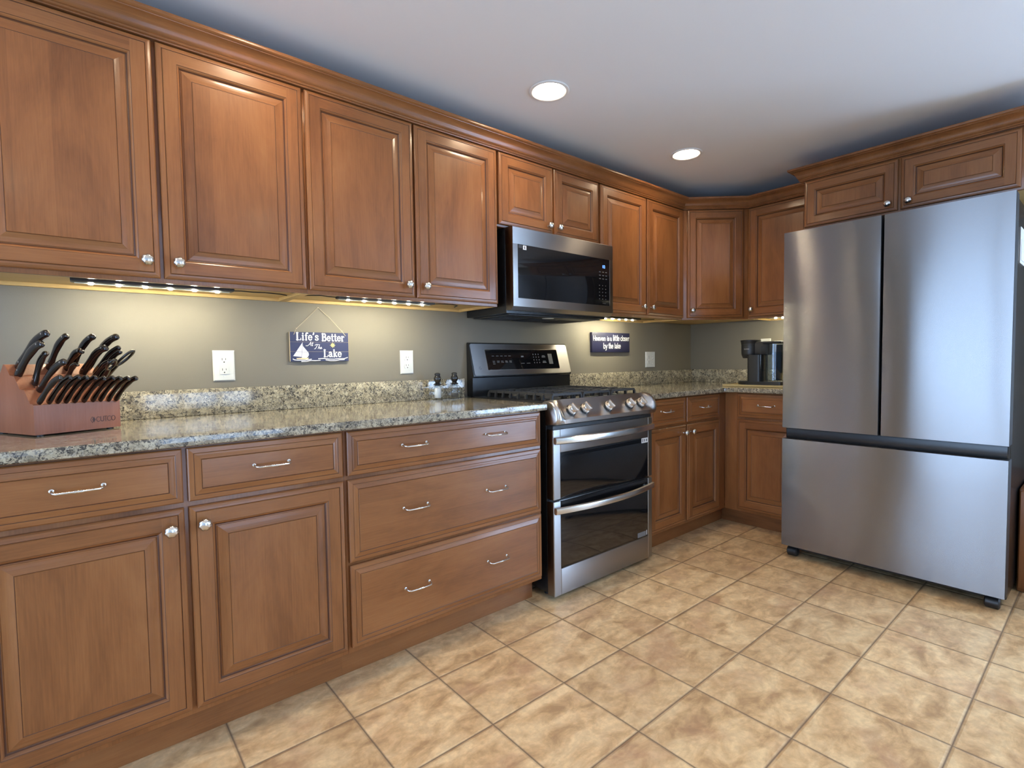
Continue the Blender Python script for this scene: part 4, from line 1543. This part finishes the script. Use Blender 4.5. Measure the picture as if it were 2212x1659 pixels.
M_PLAST_G = simple('glossy_black', (.010, .010, .011), 0.12, coat=0.4)
shaker('glass shaker of white salt with a glossy black lid, farther from the range', -2.4975, -.080, M_SALT)
shaker('glass shaker of dark pepper with a glossy black lid, right beside the range', -2.3920, -.075, M_PEPPER)

# ------------------------------------------------------------------ knife block
KA0 = Vector((-3.9861, -.3663, ZC))
KU, KV, KZ_ = Vector((.90457676, .42631079, 0)), Vector((.42631079, -.90457676, 0)), Vector((0, 0, 1))


def KB(p):
    return KA0 + KU * p[0] + KV * p[1] + KZ_ * p[2]


t = Thing('knife_block', 'slanted reddish wooden knife block full of black-handled knives at the left end of the counter', 'knife block', tuple(KA0))
BW = .2165
prof = [(0, .0045), (0, .088), (-.004, .0905), (-.018, .0925), (-.045, .1300), (-.070, .1330), (-.096, .1690), (-.121, .1720), (-.146, .2030), (-.156, .2040), (-.243, .0900), (-.243, .0045)]
mb = MB().loft([[tuple(KB((a, y, z))) for y, z in prof] for a in (0, .0015, BW - .0015, BW)])
t.part('body', mb, M_BLOCK, smooth=False)
for a, y in ((.02, -.02), (BW - .02, -.02), (.02, -.225), (BW - .02, -.225)):
    t.part('foot', MB().lathe([(.009, 0.0003), (.009, .0046)], tuple(KB((a, y, 0))), 'z', 12), M_PLAST)
mb = MB()
KF = lambda a, b, d: tuple(KB((a, d, b)))
write(mb, 'CUTCO', .1500, .0262, .0150, .055, KF, fit=.052, th=.0004)
for dx in (0, .0085):
    poly = [(.1395 + dx * .5 - .0045, .0335), (.1395 + dx * .5, .0425), (.1395 + dx * .5 + .0045, .0335), (.1395 + dx * .5, .0245)]
    if dx == 0:
        stroke(mb, poly + [poly[0]], .0007, KF, .0004)
    else:
        mb.face(mb.pts([KF(a, b, .0004) for a, b in poly]))
t.part('logo', mb, M_LOGO, label='burnt lettering CUTCO')

# knives: (name, label, base in block frame, angle above horizontal, length, size factor)
STEAK = [(.0148, -.0057, .0942, .142), (.0363, -.0050, .0936, .142), (.0562, -.0045, .0932, .142), (.0758, -.0038, .0926, .140), (.0963, -.0029, .0921, .140),
         (.1195, -.0020, .0914, .136), (.1428, -.0020, .0916, .136), (.1625, -.0015, .0912, .134), (.1838, -.0005, .0900, .134), (.2041, .0004, .0897, .134)]
ORD = ['leftmost', 'second from the left', 'third from the left', 'fourth from the left', 'fifth from the left', 'fifth from the right', 'fourth from the right', 'third from the right', 'second from the right', 'rightmost']
BIG = [('carving_knife', 'longest black knife handle at the upper left back of the block', (.0274, -.1400, .1943), 33, .198, 1.25),
       ('carving_knife', 'black knife handle just in front of the upper leftmost one', (.0135, -.1102, .1721), 36, .170, 1.25),
       ('kitchen_knife', 'single black knife handle standing apart, second tip from the left in the back row', (.0986, -.1351, .1907), 46, .148, 1.2),
       ('kitchen_knife', 'black knife handle with the third tip from the left in the back row', (.1625, -.1431, .1966), 40, .158, 1.2),
       ('kitchen_knife', 'black knife handle with the tallest tip toward the right of the back row', (.2000, -.1342, .1905), 33, .198, 1.2),
       ('paring_knife', 'short upright black knife handle at the left edge of the middle row', (.0367, -.0747, .1457), 56, .118, 1.1),
       ('kitchen_knife', 'black knife handle lying low across the left of the middle row', (.0337, -.0490, .1265), 33, .172, 1.05),
       ('kitchen_knife', 'black knife handle leaning against the third one of the back row', (.1421, -.1340, .1898), 36, .108, 1.2),
       ('paring_knife', 'smallest black knife handle in the middle of the block', (.1262, -.0937, .1598), 44, .072, .95),
       ('kitchen_knife', 'thick black knife handle with a rivet in the middle right of the block', (.1723, -.1106, .1724), 34, .162, 1.25),
       ('paring_knife', 'black knife handle second from the back at the right side of the block', (.2075, -.1110, .1725), 33, .164, .95),
       ('paring_knife', 'black knife handle right behind the scissors at the far right of the block', (.2075, -.0880, .1590), 37, .150, .95),
       ('kitchen_knife', 'black knife handle just left of the scissors in the middle row', (.1910, -.0873, .1550), 31, .122, 1.05)]


def knife(name, label, base, ang, ln, sz, group):
    a = math.radians(ang)
    D = KV * math.cos(a) + KZ_ * math.sin(a)
    Nn = -KV * math.sin(a) + KZ_ * math.cos(a)
    b = KB(base)
    t = Thing(name, label, 'knife', tuple(b), group)
    # handle: oval tube with the waisted grip and drooping butt
    K = [(0.0, .0105, 0), (.06, .0118, .0002), (.16, .0112, .0010), (.30, .0095, .0022), (.44, .0098, .0030), (.58, .0112, .0030), (.70, .0112, .0018), (.80, .0100, .0002), (.88, .0102, -.0022), (.95, .0104, -.0048), (.985, .0085, -.0060), (1.0, .0045, -.0064)]
    loops = []
    for u, r, dn in K:
        c = b + D * (ln * u) + Nn * (dn * sz * 1.6)
        rn, ru = r * sz * .94, r * sz * .60
        loops.append([c + Nn * (rn * math.cos(2 * PI * i / 14)) + KU * (ru * math.sin(2 * PI * i / 14)) for i in range(14)])
    h = t.part('handle', MB().loft(loops), M_HANDLE, angle=50)
    if sz > 1.0:
        for u in (.14, .90):
            k = min(K, key=lambda q: abs(q[0] - u))
            c = b + D * (ln * u) + Nn * (k[2] * sz * 1.6)
            mb = MB()
            for s_ in (1, -1):
                mb.lathe([(.0028, -.001), (.0028, .0004), (0, .0009)], c + KU * (s_ * k[1] * sz * .575), KU * s_, 10)
            t.part('rivet', mb, M_RIVET, h)
    mb = MB()
    bw, bt = .0085 * sz, .0011
    L = []
    for q in (-.010, .001):
        c = b + D * q
        L.append([c + Nn * bw + KU * bt, c + Nn * bw - KU * bt, c - Nn * bw - KU * bt, c - Nn * bw + KU * bt])
    t.part('blade', MB().loft(L), M_RIVET, smooth=False)
    return t


for i, (a, v_, z_, ln) in enumerate(STEAK):
    knife('steak_knife', 'black steak knife, ' + ORD[i] + ' of ten in the front row of the block', (a, v_ + .002, z_ + .002), 34, ln, .90, 'steak knives in the front row of the block')
for nm, lb, b, a, ln, sz in BIG:
    knife(nm, lb, b, a, ln, sz, 'large knives in the block')

# kitchen scissors
t = Thing('kitchen_scissors', 'black-handled kitchen scissors with two finger loops at the right of the knife block', 'scissors', tuple(KB((.205, -.070, .152))))
a = math.radians(34)
SD, SN = KV * math.cos(a) + KZ_ * math.sin(a), -KV * math.sin(a) + KZ_ * math.cos(a)
sb = KB((.196, -.060, .142))


def SCI(x, y, z=0):
    return sb + SD * x + (SN * .35 + KU * .94) * y + KU * z


for sgn, nm in ((1, 'handle'), (-1, 'handle')):
    mb = MB()
    n = 26
    cx, cy = (.128, .021) if sgn > 0 else (.112, -.017)
    ra, rb = (.036, .0155) if sgn > 0 else (.028, .0125)
    ring = []
    tilt = math.radians(14 * sgn)
    for k in range(n + 1):
        q = 2 * PI * k / n + PI
        ex_, ey_ = ra * math.cos(q), rb * math.sin(q)
        ring.append(SCI(cx + ex_ * math.cos(tilt) - ey_ * math.sin(tilt), cy + ex_ * math.sin(tilt) + ey_ * math.cos(tilt)))
    mb.tube(ring, .0042, 8)
    mb.tube([SCI(-.004, .004 * sgn), SCI(.03, .006 * sgn), SCI(.06, .0065 * sgn), SCI(cx - ra * math.cos(tilt), cy - ra * math.sin(tilt))], [.0075, .0075, .0065, .0048], 8)
    t.part(nm, mb, M_HANDLE, angle=60)
t.part('pivot_screw', MB().lathe([(.004, -.010), (.0045, .010), (0, .0105)], sb + SD * .02, KU, 12), M_RIVET)
t.part('blade', MB().tube([SCI(-.012, 0), SCI(.012, 0)], .004, 8, flat=.3), M_RIVET)

# ------------------------------------------------------------------ coffee corner
t = Thing('serving_tray', 'thin pale tray under the coffee maker', 'tray', (-.33, -.84, ZC))
mb = MB().box(-.5350, -.1150, -1.060, -.5550, ZC + .0004, ZC + .0095, .003)
t.part('board', mb, M_BAMBOO)
mb = MB()
for (a0, a1, c0, c1) in ((-.535, -.525, -1.06, -.555), (-.125, -.115, -1.06, -.555), (-.525, -.125, -1.06, -1.050), (-.525, -.125, -.565, -.555)):
    mb.box(a0, a1, c0, c1, ZC + .0092, ZC + .0140, .0015)
t.part('rim', mb, M_BAMBOO)
TZ = ZC + .0098
t = Thing('coffee_maker', 'black single-serve coffee maker with a clear water tank on the corner counter', 'coffee maker', (-.36, -.75, TZ))
xc = -.365
mb = MB()
poly = round_rect(xc - .075, xc + .075, -.905, -.660, .02)
mb.loft([[(x, y, TZ + .0002) for x, y in poly], [(x, y, TZ + .022) for x, y in poly]])
mb.lathe([(.070, .0002), (.072, .004), (.072, .018), (.068, .022), (0, .022)], (xc, -.662, TZ), 'z', 32)
t.part('base', mb, M_PLAST)
mb = MB()
poly = round_rect(xc - .062, xc + .062, -.765, -.668, .022)
mb.loft([[(x, y, TZ + .0205) for x, y in poly], [(x, y, TZ + .200) for x, y in poly]])
mb.box(xc - .036, xc + .060, -.805, -.690, TZ + .1985, TZ + .288, .010)
t.part('column', mb, M_PLAST)
mb = MB().lathe([(0, .178), (.046, .178), (.050, .182), (.0575, .205), (.0585, .212), (.0585, .262), (.0570, .268), (.0570, .272), (.0605, .280), (.0615, .290), (.0640, .294), (.0640, .299), (.0600, .302), (0, .303)], (xc, -.668, TZ), 'z', 40)
hd = t.part('brew_head', mb, M_PLAST, angle=40)
mb = MB().lathe([(.0578, .2665), (.0590, .2685), (.0590, .2735), (.0585, .2755)], (xc, -.668, TZ), 'z', 40)
t.part('ring', mb, M_DARK, hd)
mb = MB()
HF = lambda q, b, d: (xc - (.0586 + d) * math.cos(q / .0586), -.668 - (.0586 + d) * math.sin(q / .0586), TZ + b)
write(mb, 'KEURIG', -.020, .236, .0075, .075, HF, fit=.036, th=.0004)
t.part('lettering', mb, M_LGREY, hd)
mb = MB().box(xc - .05, xc + .05, -.885, -.766, TZ + .272, TZ + .288, .006)
t.part('lid', mb, M_PLAST)
mb = MB()
mb.lathe([(0, .0225), (.0535, .0225), (.056, .026), (.056, .270), (.0535, .270), (.0535, .032), (.051, .0295), (0, .0295)], (xc - .005, -.828, TZ), 'z', 40)
tk = t.part('water_tank', mb, M_TANK, angle=40, label='clear water tank')
mb = MB()
hx, hy = xc - .052, -.790
mb.tube([(hx + .012, hy + .016, TZ + .252), (hx - .008, hy + .024, TZ + .250), (hx - .012, hy + .026, TZ + .238), (hx - .012, hy + .026, TZ + .112), (hx - .008, hy + .023, TZ + .100), (hx + .010, hy + .010, TZ + .096)], .0048, 10)
t.part('handle', mb, M_TANK, tk)
mb = MB().lathe([(0, .0302), (.0525, .0302), (.0530, .215), (0, .215)], (xc - .005, -.828, TZ), 'z', 36)
t.part('water', mb, M_WATER, tk, label='water')
mb = MB().box(xc - .018, xc + .022, -.880, -.842, TZ + .031, TZ + .265, .004)
t.part('tank_filter', mb, M_PLAST, tk)
t.part('power_cord', MB().tube([(xc + .055, -.70, TZ + .20), (xc + .12, -.66, TZ + .24), (-.09, -.63, TZ + .27), (-.03, -.612, 1.205), (-.0068, -.610, 1.2045)], .003, 8), M_PLAST)
